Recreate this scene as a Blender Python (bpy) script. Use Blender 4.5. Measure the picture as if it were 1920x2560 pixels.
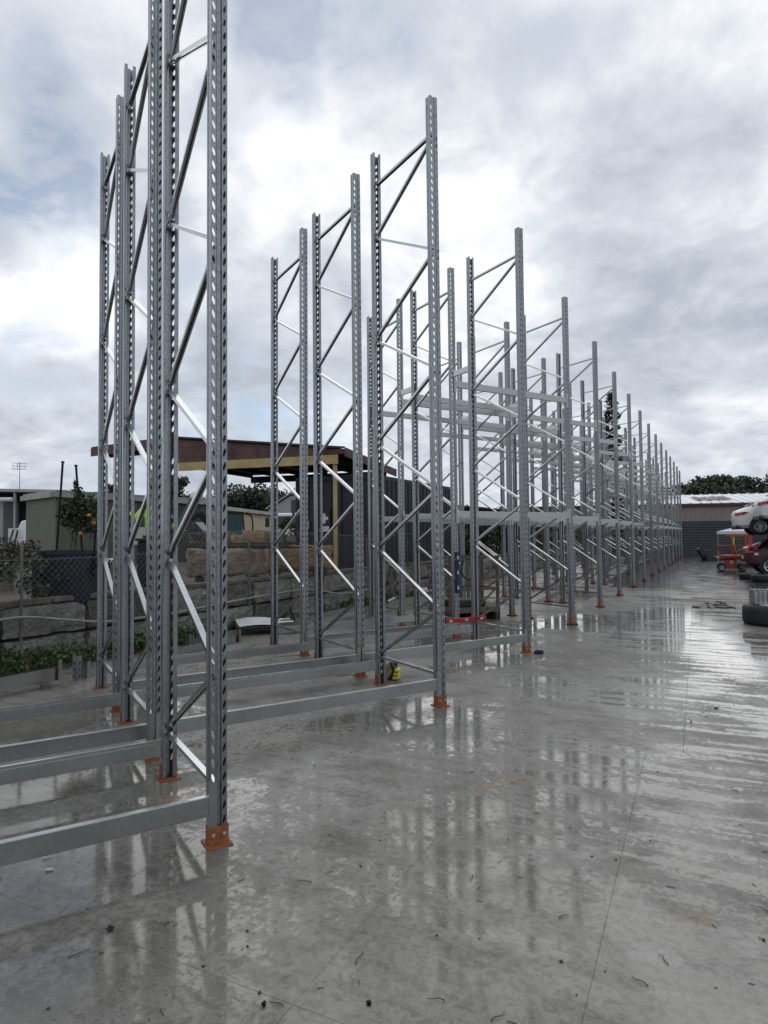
import bpy, bmesh, math, random
import numpy as np
from mathutils import Matrix, Vector
R = math.radians
random.seed(7); RNG = np.random.default_rng(7)
for o in list(bpy.data.objects): bpy.data.objects.remove(o)
SC = bpy.context.scene
COL = SC.collection

# ------------------------------------------------------------------ camera, sky, sun, exposure
CAM_H = 1.68; FPX = 1595.9; PIT = 0.0385037; ROLL = -0.0100115
cam_d = bpy.data.cameras.new('camera'); cam = bpy.data.objects.new('camera', cam_d); COL.objects.link(cam)
cam_d.sensor_fit = 'VERTICAL'; cam_d.sensor_height = 36.0; cam_d.sensor_width = 27.0
cam_d.lens = FPX / 2560.0 * 36.0
cam_d.clip_start = 0.05; cam_d.clip_end = 3000
cam.matrix_world = Matrix.Translation((0, 0, CAM_H)) @ Matrix.Rotation(math.pi/2 + PIT, 4, 'X') @ Matrix.Rotation(ROLL, 4, 'Z')
SC.camera = cam

def ray(px, py):
    a = (px-960)/FPX; b = (py-1280)/FPX
    c, s = math.cos(ROLL), math.sin(ROLL)
    xn = c*a + s*b; yn = -s*a + c*b
    c, s = math.cos(PIT), math.sin(PIT)
    return Vector((xn, c + yn*s, s - yn*c))
def at(px, py, d):
    r = ray(px, py); t = d/r.y
    return Vector((r.x*t, d, CAM_H + r.z*t))
def gnd(px, py, z=0.0):
    r = ray(px, py); t = (z-CAM_H)/r.z
    return Vector((r.x*t, r.y*t, z))

SUN_EL, SUN_AZ = R(27), R(7)
world = bpy.data.worlds.new('World'); SC.world = world; world.use_nodes = True
def build_world():
    nt = world.node_tree; N = nt.nodes; Lk = nt.links; N.clear()
    out = N.new('ShaderNodeOutputWorld'); bg = N.new('ShaderNodeBackground'); bg.inputs['Strength'].default_value = 0.1
    Lk.new(bg.outputs[0], out.inputs[0])
    tc = N.new('ShaderNodeTexCoord')
    nrm = N.new('ShaderNodeVectorMath'); nrm.operation = 'NORMALIZE'; Lk.new(tc.outputs['Generated'], nrm.inputs[0])
    sky = N.new('ShaderNodeTexSky'); sky.sky_type = 'NISHITA'; sky.sun_disc = False
    sky.sun_elevation = SUN_EL; sky.sun_rotation = SUN_AZ; sky.altitude = 0; sky.dust_density = 0.1; sky.air_density = 1.0; sky.ozone_density = 3.0
    sep = N.new('ShaderNodeSeparateXYZ'); Lk.new(nrm.outputs[0], sep.inputs[0])
    def math_(op, a, b=None, c=None, clamp=False):
        m = N.new('ShaderNodeMath'); m.operation = op; m.use_clamp = clamp
        for k, v in enumerate((a, b, c)):
            if v is None: continue
            if isinstance(v, (int, float)): m.inputs[k].default_value = v
            else: Lk.new(v, m.inputs[k])
        return m.outputs[0]
    zz = math_('ADD', math_('MAXIMUM', sep.outputs[2], 0.0), 0.34)
    px = math_('DIVIDE', sep.outputs[0], zz); py = math_('DIVIDE', sep.outputs[1], zz)
    comb = N.new('ShaderNodeCombineXYZ'); Lk.new(px, comb.inputs[0]); Lk.new(py, comb.inputs[1])
    def noise(scale, detail, rough, dist, off):
        mp = N.new('ShaderNodeMapping'); mp.inputs['Location'].default_value = off
        Lk.new(comb.outputs[0], mp.inputs[0])
        n = N.new('ShaderNodeTexNoise'); n.inputs['Scale'].default_value = scale; n.inputs['Detail'].default_value = detail
        n.inputs['Roughness'].default_value = rough; n.inputs['Distortion'].default_value = dist
        Lk.new(mp.outputs[0], n.inputs['Vector']); return n.outputs['Fac']
    n1 = noise(0.95, 8, 0.56, 0.35, (3.1, 1.7, 0))
    n2 = noise(2.7, 9, 0.58, 0.55, (7.3, 4.2, 2.0))
    n3 = noise(8.0, 8, 0.6, 0.4, (1.3, 9.2, 5.0))
    # warp the direction a little so the cloud banks below have ragged outlines
    wn = N.new('ShaderNodeTexNoise'); wn.inputs['Scale'].default_value = 6.0; wn.inputs['Detail'].default_value = 7
    Lk.new(nrm.outputs[0], wn.inputs['Vector'])
    sub = N.new('ShaderNodeVectorMath'); sub.operation = 'SUBTRACT'; Lk.new(wn.outputs['Color'], sub.inputs[0]); sub.inputs[1].default_value = (.5, .5, .5)
    scl = N.new('ShaderNodeVectorMath'); scl.operation = 'SCALE'; scl.inputs['Scale'].default_value = 0.22; Lk.new(sub.outputs[0], scl.inputs[0])
    wd = N.new('ShaderNodeVectorMath'); wd.operation = 'ADD'; Lk.new(nrm.outputs[0], wd.inputs[0]); Lk.new(scl.outputs[0], wd.inputs[1])
    def bank(pxx, pyy, rad):
        d = ray(pxx, pyy).normalized()
        v = N.new('ShaderNodeVectorMath'); v.operation = 'DISTANCE'; Lk.new(wd.outputs[0], v.inputs[0]); v.inputs[1].default_value = d
        r = rad/FPX
        mr = N.new('ShaderNodeMapRange'); mr.interpolation_type = 'SMOOTHSTEP'
        mr.inputs['From Min'].default_value = r; mr.inputs['From Max'].default_value = 0.15*r
        mr.inputs['To Min'].default_value = 0; mr.inputs['To Max'].default_value = 1
        Lk.new(v.outputs['Value'], mr.inputs['Value']); return mr.outputs[0]
    # cloud brightness
    b = math_('ADD', math_('MULTIPLY', math_('SUBTRACT', n1, 0.5), .7), math_('MULTIPLY', math_('SUBTRACT', n2, 0.5), 1.2))
    b = math_('ADD', b, math_('MULTIPLY', math_('SUBTRACT', n3, 0.5), 0.75))
    b = math_('ADD', b, 0.58)
    for (x, y, r, k) in CLOUD_BANKS:
        b = math_('ADD', b, math_('MULTIPLY', bank(x, y, r), k))
    ramp = N.new('ShaderNodeValToRGB'); cr = ramp.color_ramp
    cr.elements[0].position = 0.08; cr.elements[0].color = (.32, .36, .425, 1)
    cr.elements[1].position = 0.97; cr.elements[1].color = (.90, .91, .925, 1)
    e = cr.elements.new(0.35); e.color = (.43, .47, .535, 1)
    e = cr.elements.new(0.62); e.color = (.59, .63, .685, 1)
    Lk.new(b, ramp.inputs[0])
    cs = N.new('ShaderNodeVectorMath'); cs.operation = 'SCALE'; cs.inputs['Scale'].default_value = 10.0*CLOUD_GAIN; Lk.new(ramp.outputs[0], cs.inputs[0])
    # cover: thin places where the blue sky shows
    hole = math_('MULTIPLY', math_('SUBTRACT', 0.47, n2), 0.0)
    for (x, y, r, k) in SKY_HOLES:
        hole = math_('ADD', hole, math_('MULTIPLY', bank(x, y, r), k))
    gen = N.new('ShaderNodeMapRange'); gen.inputs['From Min'].default_value = 0.40; gen.inputs['From Max'].default_value = 0.30
    Lk.new(n1, gen.inputs['Value']); gen.inputs['To Max'].default_value = 0.45
    hole = math_('ADD', hole, gen.outputs[0], clamp=True)
    rg = N.new('ShaderNodeMapRange'); rg.interpolation_type = 'SMOOTHSTEP'; rg.inputs['From Min'].default_value = .40; rg.inputs['From Max'].default_value = .66; Lk.new(math_('ADD', math_('MULTIPLY', n2, .6), math_('MULTIPLY', n3, .4)), rg.inputs['Value'])
    hole = math_('MULTIPLY', math_('MULTIPLY', hole, rg.outputs[0]), 1.15, clamp=True)
    hole = math_('MINIMUM', hole, .55)
    mx = N.new('ShaderNodeMix'); mx.data_type = 'RGBA'; Lk.new(hole, mx.inputs[0])
    bs = N.new('ShaderNodeVectorMath'); bs.operation = 'SCALE'; bs.inputs['Scale'].default_value = 0.8; Lk.new(sky.outputs[0], bs.inputs[0])
    Lk.new(cs.outputs[0], mx.inputs[6]); Lk.new(bs.outputs[0], mx.inputs[7])
    # below the horizon: dull ground bounce
    hz = N.new('ShaderNodeMapRange'); hz.inputs['From Min'].default_value = -0.06; hz.inputs['From Max'].default_value = -0.01; Lk.new(sep.outputs[2], hz.inputs['Value'])
    mg = N.new('ShaderNodeMix'); mg.data_type = 'RGBA'; Lk.new(hz.outputs[0], mg.inputs[0]); mg.inputs[6].default_value = (1.3, 1.3, 1.3, 1); Lk.new(mx.outputs[2], mg.inputs[7])
    Lk.new(mg.outputs[2], bg.inputs['Color'])
CLOUD_GAIN = 1.08
CLOUD_BANKS = [(1180, 650, 420, .26), (780, 330, 330, .14), (130, 730, 200, .55), (1880, 1060, 260, .16), (1720, 600, 260, .10), (900, 1020, 380, .10), (1500, 120, 420, .05),
               (1480, 420, 300, -.08), (1500, 860, 360, -.07), (1830, 800, 300, -.10), (250, 300, 330, .0), (1250, 50, 260, -.10), (90, 480, 220, .02), (1560, 1180, 320, -.10), (60, 1060, 280, .02)]
SKY_HOLES = [(740, -10, 190, 1.0), (980, 15, 130, .8), (60, 520, 170, .9), (130, 330, 120, .5), (560, 250, 120, .5), (640, 930, 170, .8), (80, 890, 170, .6), (860, 950, 90, .7), (30, 200, 120, .5), (420, 640, 120, .4), (1380, 60, 130, .4)]
build_world()
sun_d = bpy.data.lights.new('sun', 'SUN'); sun = bpy.data.objects.new('sun', sun_d); COL.objects.link(sun)
sun_d.energy = 0.6; sun_d.angle = R(55); sun_d.color = (1.0, .97, .92)
sd = Vector((math.sin(SUN_AZ)*math.cos(SUN_EL), math.cos(SUN_AZ)*math.cos(SUN_EL), math.sin(SUN_EL)))
sun.rotation_euler = (-sd).to_track_quat('-Z', 'Y').to_euler(); sun.location = (0, 0, 30)
vs = SC.view_settings; vs.view_transform = 'Standard'; vs.look = 'None'; vs.exposure = 0.16; vs.gamma = 1.0; vs.use_curve_mapping = False
SC.cycles.max_bounces = 6; SC.cycles.diffuse_bounces = 3; SC.cycles.glossy_bounces = 4; SC.cycles.transparent_max_bounces = 6
SC.cycles.caustics_reflective = False; SC.cycles.caustics_refractive = False
SC.cycles.use_denoising = True

# ------------------------------------------------------------------ materials
MATS = {}
def nodes_of(m): m.use_nodes = True; return m.node_tree.nodes, m.node_tree.links, m.node_tree.nodes['Principled BSDF']
def mat(name, col, rough=.6, metal=0.0, var=.18, scale=4.0, bump=0.0, bscale=30.0, col2=None, mixscale=None, spec=.5, rvar=.12, streak=None, alpha=None):
    m = bpy.data.materials.new(name); N, L, B = nodes_of(m)
    geo = N.new('ShaderNodeNewGeometry')
    vec = geo.outputs['Position']
    if streak:
        mp = N.new('ShaderNodeMapping'); mp.inputs['Scale'].default_value = streak; L.new(vec, mp.inputs[0]); vec2 = mp.outputs[0]
    else: vec2 = vec
    n = N.new('ShaderNodeTexNoise'); n.inputs['Scale'].default_value = scale; n.inputs['Detail'].default_value = 7; n.inputs['Roughness'].default_value = .62; L.new(vec2, n.inputs['Vector'])
    mr = N.new('ShaderNodeMapRange'); mr.inputs['From Min'].default_value = .3; mr.inputs['From Max'].default_value = .7; mr.clamp = True
    L.new(n.outputs['Fac'], mr.inputs['Value'])
    mx = N.new('ShaderNodeMix'); mx.data_type = 'RGBA'; L.new(mr.outputs[0], mx.inputs[0])
    c2 = col2 if col2 else [min(1, c*(1+var)) for c in col]
    c1 = col if col2 else [c*(1-var) for c in col]
    mx.inputs[6].default_value = (*c1, 1); mx.inputs[7].default_value = (*c2, 1)
    L.new(mx.outputs[2], B.inputs['Base Color'])
    rr = N.new('ShaderNodeMapRange'); rr.inputs['To Min'].default_value = max(.02, rough-rvar); rr.inputs['To Max'].default_value = min(1, rough+rvar)
    n2 = N.new('ShaderNodeTexNoise'); n2.inputs['Scale'].default_value = scale*2.7; n2.inputs['Detail'].default_value = 4; L.new(vec2, n2.inputs['Vector'])
    L.new(n2.outputs['Fac'], rr.inputs['Value']); L.new(rr.outputs[0], B.inputs['Roughness'])
    B.inputs['Metallic'].default_value = metal; B.inputs['Specular IOR Level'].default_value = spec
    if bump > 0:
        n3 = N.new('ShaderNodeTexNoise'); n3.inputs['Scale'].default_value = bscale; n3.inputs['Detail'].default_value = 5; L.new(vec, n3.inputs['Vector'])
        bp = N.new('ShaderNodeBump'); bp.inputs['Strength'].default_value = bump; bp.inputs['Distance'].default_value = .02 if bump < .55 else .06; L.new(n3.outputs['Fac'], bp.inputs['Height']); L.new(bp.outputs[0], B.inputs['Normal'])
    MATS[name] = m; return m

def galv_mat(name, dark, light, rough, vscale):
    m = bpy.data.materials.new(name); N, L, B = nodes_of(m)
    geo = N.new('ShaderNodeNewGeometry'); oi = N.new('ShaderNodeObjectInfo')
    v = N.new('ShaderNodeTexVoronoi'); v.inputs['Scale'].default_value = vscale; L.new(geo.outputs['Position'], v.inputs['Vector'])
    n = N.new('ShaderNodeTexNoise'); n.inputs['Scale'].default_value = 3.0; n.inputs['Detail'].default_value = 6; L.new(geo.outputs['Position'], n.inputs['Vector'])
    mp = N.new('ShaderNodeMapping'); mp.inputs['Scale'].default_value = (9, 9, .8); L.new(geo.outputs['Position'], mp.inputs[0])
    n4 = N.new('ShaderNodeTexNoise'); n4.inputs['Scale'].default_value = 2.0; n4.inputs['Detail'].default_value = 4; L.new(mp.outputs[0], n4.inputs['Vector'])
    sepc = N.new('ShaderNodeSeparateColor'); L.new(v.outputs['Color'], sepc.inputs[0])
    def m2(op, a, b, clamp=False):
        q = N.new('ShaderNodeMath'); q.operation = op; q.use_clamp = clamp
        for k, x in enumerate((a, b)):
            if isinstance(x, (int, float)): q.inputs[k].default_value = x
            else: L.new(x, q.inputs[k])
        return q.outputs[0]
    f = m2('ADD', m2('MULTIPLY', sepc.outputs[0], .34), m2('MULTIPLY', n.outputs['Fac'], .42))
    f = m2('ADD', f, m2('MULTIPLY', n4.outputs['Fac'], .32))
    f = m2('ADD', m2('SUBTRACT', f, .22), m2('MULTIPLY', m2('SUBTRACT', oi.outputs['Random'], .5), .12), True)
    mx = N.new('ShaderNodeMix'); mx.data_type = 'RGBA'; L.new(f, mx.inputs[0]); mx.inputs[6].default_value = (*dark, 1); mx.inputs[7].default_value = (*light, 1)
    L.new(mx.outputs[2], B.inputs['Base Color'])
    rr = N.new('ShaderNodeMapRange'); rr.inputs['To Min'].default_value = max(.08, rough-.10); rr.inputs['To Max'].default_value = rough+.14; L.new(n.outputs['Fac'], rr.inputs['Value']); L.new(rr.outputs[0], B.inputs['Roughness'])
    B.inputs['Metallic'].default_value = .92; B.inputs['Coat Weight'].default_value = .35; B.inputs['Coat Roughness'].default_value = .12; B.inputs['Coat IOR'].default_value = 1.33
    MATS[name] = m; return m
galv_mat('galvanised', (.19, .205, .22), (.46, .48, .50), .35, 70)
galv_mat('galvanised_beam', (.33, .35, .345), (.50, .52, .51), .27, 55)
galv_mat('galvanised_brace', (.40, .42, .43), (.70, .72, .73), .22, 60)
mat('orange_steel', (.20, .055, .022), .6, .1, .3, 22, .15, 90, col2=(.36, .13, .05))
mat('bolt_steel', (.5, .48, .44), .35, .9, .15, 60)
mat('black_rubber', (.018, .018, .02), .75, 0, .3, 20, .1, 60)
mat('block_concrete', (.12, .115, .105), .85, 0, .3, 6.5, .9, 22, col2=(.34, .33, .30))
mat('mossy_concrete', (.05, .052, .04), .9, 0, .3, 6.0, .9, 24, col2=(.21, .20, .17))
mat('sandstone', (.17, .10, .055), .85, 0, .3, 6.0, 1.0, 14, col2=(.40, .28, .17), streak=(1, 1, 2.6))
mat('sandstone_grey', (.14, .105, .075), .85, 0, .3, 6.0, 1.0, 14, col2=(.36, .29, .22), streak=(1, 1, 2.6))
mat('yard_dirt', (.07, .06, .048), .9, 0, .3, .8, .4, 12, col2=(.15, .13, .105))
mat('weathered_timber', (.085, .07, .055), .85, 0, .3, 3, .2, 40, col2=(.21, .185, .155), streak=(1, 1, .25))
mat('dark_timber', (.025, .022, .02), .8, 0, .3, 5, .2, 40, col2=(.07, .06, .05))
mat('yellow_timber', (.34, .25, .10), .75, 0, .2, 2.5, .1, 40, col2=(.52, .41, .21))
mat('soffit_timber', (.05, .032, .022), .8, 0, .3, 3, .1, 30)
mat('maroon_boards', (.06, .028, .025), .75, 0, .3, 2.2, .15, 25, col2=(.15, .085, .075))
mat('roof_iron', (.045, .04, .042), .5, .3, .3, 2)
mat('black_container', (.009, .011, .018), .5, .1, .35, 1.4, .05, 20, col2=(.02, .023, .033))
mat('green_cladding', (.115, .13, .09), .65, 0, .1, 1.2, .05, 8)
mat('dark_green_cladding', (.06, .075, .06), .65, 0, .15, 1.2)
mat('grey_fascia', (.33, .33, .31), .6, 0, .2, 2)
mat('beige_cladding', (.42, .36, .25), .7, 0, .1, 1.2)
mat('taupe_cladding', (.27, .235, .205), .65, 0, .1, 1.0)
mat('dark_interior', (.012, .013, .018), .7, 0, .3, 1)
mat('grey_shed', (.32, .33, .34), .7, 0, .12, 1)
mat('white_roof', (.72, .73, .75), .45, .0, .08, .8)
mat('maroon_gutter', (.08, .02, .022), .5, 0, .2, 3)
mat('dark_fence', (.055, .06, .072), .55, .1, .25, .8)
mat('white_paint', (.82, .83, .83), .28, 0, .05, 2)
mat('white_dull', (.62, .62, .60), .55, 0, .14, 3)
mat('silver_paint', (.68, .70, .71), .3, 0, .08, 2)
mat('maroon_paint', (.05, .011, .016), .3, .15, .3, 4)
mat('black_plastic', (.012, .012, .014), .5, 0, .3, 10)
mat('navy_plastic', (.008, .010, .022), .55, 0, .3, 3)
mat('tyre_rubber', (.016, .016, .018), .65, 0, .3, 18, .15, 70)
mat('alloy', (.55, .56, .58), .3, .9, .1, 10)
mat('cast_alloy', (.34, .35, .36), .42, .85, .35, 14, .2, 40)
mat('dark_glass', (.012, .014, .016), .08, 0, .2, 3)
mat('red_lens', (.32, .012, .014), .18, 0, .2, 9)
mat('bright_red_lens', (.75, .05, .05), .25, 0, .2, 9)
mat('lift_orange', (.44, .075, .022), .5, 0, .2, 9)
mat('canopy_white', (.62, .64, .70), .8, 0, .08, 3)
mat('hi_vis', (.42, .75, .03), .8, 0, .15, 12)
mat('hi_vis_yellow', (.55, .60, .06), .8, 0, .15, 12)
mat('teal_paint', (.03, .30, .29), .4, 0, .2, 5)
mat('teal_glass', (.012, .10, .105), .12, 0, .2, 5)
mat('pvc', (.55, .54, .51), .5, 0, .2, 6)
mat('conduit', (.27, .265, .25), .55, 0, .25, 4)
mat('wire', (.15, .15, .15), .5, .3, .3, 10)
mat('dark_post', (.02, .014, .014), .6, .3, .3, 12)
mat('blue_level', (.008, .018, .10), .35, .1, .15, 8)
mat('red_level', (.38, .012, .02), .35, .1, .15, 8)
mat('yellow_tool', (.62, .50, .03), .45, 0, .15, 12)
mat('tan_canvas', (.30, .20, .13), .85, 0, .3, 16)
mat('clamp_green', (.48, .62, .36), .5, 0, .2, 20)
mat('rusty_steel', (.075, .05, .04), .75, .3, .3, 8, .1, 40, col2=(.19, .16, .14))
mat('brown_litter', (.05, .038, .028), .8, 0, .4, 20)
mat('dark_litter', (.012, .012, .012), .7, 0, .4, 20)
mat('white_chip', (.6, .6, .57), .6, 0, .1, 20)
mat('bark', (.07, .055, .042), .9, 0, .3, 8, .3, 30)
mat('orange_fruit', (.58, .20, .02), .5, 0, .15, 20)
mat('skin', (.42, .25, .18), .55, 0, .1, 8)
mat('cardboard', (.28, .19, .11), .85, 0, .2, 5)
mat('rag_cloth', (.42, .38, .33), .9, 0, .3, 6)

def leaf_mat(name, c1, c2, scale=1.2):
    m = bpy.data.materials.new(name); N, L, B = nodes_of(m)
    geo = N.new('ShaderNodeNewGeometry'); n = N.new('ShaderNodeTexNoise'); n.inputs['Scale'].default_value = scale; n.inputs['Detail'].default_value = 5; L.new(geo.outputs['Position'], n.inputs['Vector'])
    ad = N.new('ShaderNodeMath'); ad.operation = 'MULTIPLY_ADD'; L.new(geo.outputs['Random Per Island'], ad.inputs[0]); ad.inputs[1].default_value = .5; 
    mr = N.new('ShaderNodeMapRange'); mr.inputs['From Min'].default_value = .35; mr.inputs['From Max'].default_value = .68; mr.inputs['To Max'].default_value = .6; L.new(n.outputs['Fac'], mr.inputs['Value']); L.new(mr.outputs[0], ad.inputs[2])
    mx = N.new('ShaderNodeMix'); mx.data_type = 'RGBA'; L.new(ad.outputs[0], mx.inputs[0]); mx.inputs[6].default_value = (*c1, 1); mx.inputs[7].default_value = (*c2, 1)
    L.new(mx.outputs[2], B.inputs['Base Color']); B.inputs['Roughness'].default_value = .5
    MATS[name] = m; return m
leaf_mat('leaf_forest', (.018, .026, .014), (.058, .072, .03), .25)
leaf_mat('leaf_gum', (.02, .026, .018), (.06, .072, .042), .5)
leaf_mat('leaf_citrus', (.014, .026, .010), (.05, .085, .025), 6)
leaf_mat('leaf_weed', (.024, .045, .012), (.10, .16, .035), 4)
leaf_mat('leaf_ivy', (.018, .028, .012), (.07, .095, .04), 4)
leaf_mat('leaf_brown', (.022, .015, .011), (.06, .042, .03), 3)
leaf_mat('leaf_conifer', (.014, .024, .014), (.045, .06, .03), 1)

def wet_concrete():
    m = bpy.data.materials.new('wet_concrete'); N, L, B = nodes_of(m)
    geo = N.new('ShaderNodeNewGeometry'); P = geo.outputs['Position']
    def noise(scale, detail=5, rough=.55, dist=0.0, vec=None, off=(0, 0, 0), st=(1, 1, 1)):
        mp = N.new('ShaderNodeMapping'); mp.inputs['Location'].default_value = off; mp.inputs['Scale'].default_value = st; mp.inputs['Rotation'].default_value = (0, 0, R(26)); L.new(P, mp.inputs[0])
        n = N.new('ShaderNodeTexNoise'); n.inputs['Scale'].default_value = scale; n.inputs['Detail'].default_value = detail; n.inputs['Roughness'].default_value = rough; n.inputs['Distortion'].default_value = dist
        L.new(mp.outputs[0], n.inputs['Vector']); return n.outputs['Fac']
    def M(op, a, b=None, c=None, clamp=False):
        q = N.new('ShaderNodeMath'); q.operation = op; q.use_clamp = clamp
        for k, x in enumerate((a, b, c)):
            if x is None: continue
            if isinstance(x, (int, float)): q.inputs[k].default_value = x
            else: L.new(x, q.inputs[k])
        return q.outputs[0]
    def rng(v, a, b, c=0.0, d=1.0, smooth=True):
        q = N.new('ShaderNodeMapRange'); q.interpolation_type = 'SMOOTHSTEP' if smooth else 'LINEAR'
        for k, x in zip(('From Min', 'From Max', 'To Min', 'To Max'), (a, b, c, d)): q.inputs[k].default_value = x
        L.new(v, q.inputs['Value']); return q.outputs[0]
    big = noise(.42, 4, .5, .3, off=(1.0, 4.0, 0)); mid = noise(2.3, 6, .6, .4, off=(5, 2, 0)); fine = noise(17, 6, .62, .8, off=(2, 8, 0)); grit = noise(120, 3, .6)
    trow = noise(1.0, 5, .6, .6, off=(3, 3, 0), st=(5.0, .55, 1))
    dn = N.new('ShaderNodeVectorMath'); dn.operation = 'DOT_PRODUCT'; L.new(P, dn.inputs[0]); dn.inputs[1].default_value = SN_
    dd = N.new('ShaderNodeVectorMath'); dd.operation = 'DOT_PRODUCT'; L.new(P, dd.inputs[0]); dd.inputs[1].default_value = SD_
    cb = N.new('ShaderNodeCombineXYZ'); L.new(M('MULTIPLY', dn.outputs['Value'], .55), cb.inputs[0]); L.new(M('MULTIPLY', dd.outputs['Value'], 4.6), cb.inputs[1])
    sk = N.new('ShaderNodeTexNoise'); sk.inputs['Scale'].default_value = 1.5; sk.inputs['Detail'].default_value = 6; sk.inputs['Roughness'].default_value = .62; sk.inputs['Distortion'].default_value = .5; L.new(cb.outputs[0], sk.inputs['Vector'])
    screed = sk.outputs['Fac']        # marks of the screed, across the lane
    lane = rng(dn.outputs['Value'], -2.2, .2)
    # a film of water: pools where the slab is low, broken up by the texture of the surface
    flake = noise(25, 9, .74, .7, off=(9, 1, 0)); oi = N.new('ShaderNodeObjectInfo')
    h = M('ADD', M('MULTIPLY', big, 1.25), M('MULTIPLY', mid, .75))
    h = M('ADD', h, M('ADD', M('MULTIPLY', fine, .55), M('MULTIPLY', flake, 1.35)))
    h = M('ADD', h, M('MULTIPLY', M('SUBTRACT', screed, .5), M('ADD', M('MULTIPLY', lane, 2.2), .45)))
    h = M('ADD', h, M('MULTIPLY', M('SUBTRACT', oi.outputs['Random'], .5), .22))      # each slab sheds water a little differently
    h = M('ADD', h, rng(dd.outputs['Value'], 7.5, 12.0, 0, .07))
    for (x, y, rx, k) in POOLS:      # low spots in the slab where the water stands
        d = N.new('ShaderNodeVectorMath'); d.operation = 'DISTANCE'; L.new(P, d.inputs[0]); d.inputs[1].default_value = (x, y, 0)
        h = M('ADD', h, rng(d.outputs['Value'], rx, rx*.2, 0, k))
    pool = rng(h, 2.07, 2.10)
    film = rng(M('ADD', M('MULTIPLY', big, 1.0), M('MULTIPLY', mid, .6)), .62, .98)
    col = N.new('ShaderNodeValToRGB'); cr = col.color_ramp
    cr.elements[0].position = .25; cr.elements[0].color = (.115, .106, .093, 1); cr.elements[1].position = .78; cr.elements[1].color = (.32, .305, .278, 1)
    cf = M('ADD', M('MULTIPLY', mid, .40), M('ADD', M('MULTIPLY', fine, .30), M('ADD', M('MULTIPLY', trow, .22), M('MULTIPLY', flake, .26))))
    cf = M('SUBTRACT', cf, .08)
    cf = M('ADD', M('MULTIPLY', M('SUBTRACT', cf, .51), 2.0), .51)
    cf = M('ADD', cf, M('MULTIPLY', M('SUBTRACT', screed, .5), .75))
    cf = M('ADD', cf, M('MULTIPLY', M('SUBTRACT', big, .5), .9)); L.new(cf, col.inputs[0])
    # rust-coloured stains on the slab
    st = None
    for (x, y, r) in STAINS:
        d = N.new('ShaderNodeVectorMath'); d.operation = 'DISTANCE'; L.new(P, d.inputs[0]); d.inputs[1].default_value = (x, y, 0)
        s = rng(M('ADD', d.outputs['Value'], M('MULTIPLY', M('SUBTRACT', mid, .5), r*1.6)), r, r*.15, 0, .8)
        st = s if st is None else M('MAXIMUM', st, s)
    st = M('MULTIPLY', st, rng(fine, .38, .62))
    mx = N.new('ShaderNodeMix'); mx.data_type = 'RGBA'; L.new(st, mx.inputs[0]); L.new(col.outputs[0], mx.inputs[6]); mx.inputs[7].default_value = (.30, .19, .09, 1)
    sp = N.new('ShaderNodeMix'); sp.data_type = 'RGBA'; sp.blend_type = 'MULTIPLY'; L.new(M('MULTIPLY', rng(flake, .505, .455), .5), sp.inputs[0]); L.new(mx.outputs[2], sp.inputs[6]); sp.inputs[7].default_value = (.55, .54, .52, 1); mx = sp
    # darker where soaked
    dk = N.new('ShaderNodeMix'); dk.data_type = 'RGBA'; dk.blend_type = 'MULTIPLY'; L.new(M('MULTIPLY', pool, .75), dk.inputs[0]); L.new(mx.outputs[2], dk.inputs[6]); dk.inputs[7].default_value = (.62, .61, .58, 1)
    L.new(dk.outputs[2], B.inputs['Base Color'])
    ro = M('ADD', M('MULTIPLY', M('SUBTRACT', 1.0, film), .24), .30)
    ro = M('ADD', ro, M('MULTIPLY', M('SUBTRACT', M('ADD', M('MULTIPLY', fine, .5), M('MULTIPLY', flake, .5)), .5), .55))
    ro = M('MAXIMUM', ro, .06)
    rr = N.new('ShaderNodeMix'); rr.data_type = 'FLOAT'; L.new(pool, rr.inputs[0]); L.new(ro, rr.inputs[2]); rr.inputs[3].default_value = .035
    L.new(rr.outputs[0], B.inputs['Roughness'])
    B.inputs['IOR'].default_value = 1.42; B.inputs['Specular IOR Level'].default_value = .62
    hb = M('ADD', M('MULTIPLY', fine, .55), M('MULTIPLY', grit, .18)); hb = M('ADD', hb, M('ADD', M('MULTIPLY', trow, .25), M('MULTIPLY', M('MULTIPLY', screed, lane), .9)))
    bp = N.new('ShaderNodeBump'); bp.inputs['Distance'].default_value = .010
    L.new(rng(pool, 0, 1, .50, .04, False), bp.inputs['Strength']); L.new(hb, bp.inputs['Height']); L.new(bp.outputs[0], B.inputs['Normal'])
    MATS['wet_concrete'] = m
POOLS = [(-1.45, 2.95, 1.0, .34), (-2.3, 4.2, 1.2, .26), (.35, 3.4, 1.0, .06), (.75, 4.0, .8, .05), (1.2, 4.6, .8, .05), (.35, 5.9, 1.0, .12), (2.6, 9.2, 2.6, .15), (4.2, 7.0, 2.2, .10), (6.2, 9.4, 2.6, .16), (8.0, 14.0, 4.0, .2), (4.2, 12.5, 2.5, .12), (-1.0, 8.6, 1.2, .12), (1.2, 2.4, .7, -.10), (-.4, 2.1, .6, -.02), (-.2, 4.6, .9, -.10)]
SD_ = (.44, .898, 0); SN_ = (.898, -.44, 0)
STAINS = [(.68, 4.32, .14), (.88, 4.43, .15), (1.34, 2.84, .10), (-1.35, 4.30, .26), (6.2, 9.2, .3)]
wet_concrete()
def wet_asphalt():
    m = mat('wet_asphalt', (.018, .019, .021), .17, 0, .3, .5, .22, 5, col2=(.05, .05, .052), rvar=.15)
wet_asphalt()

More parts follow.
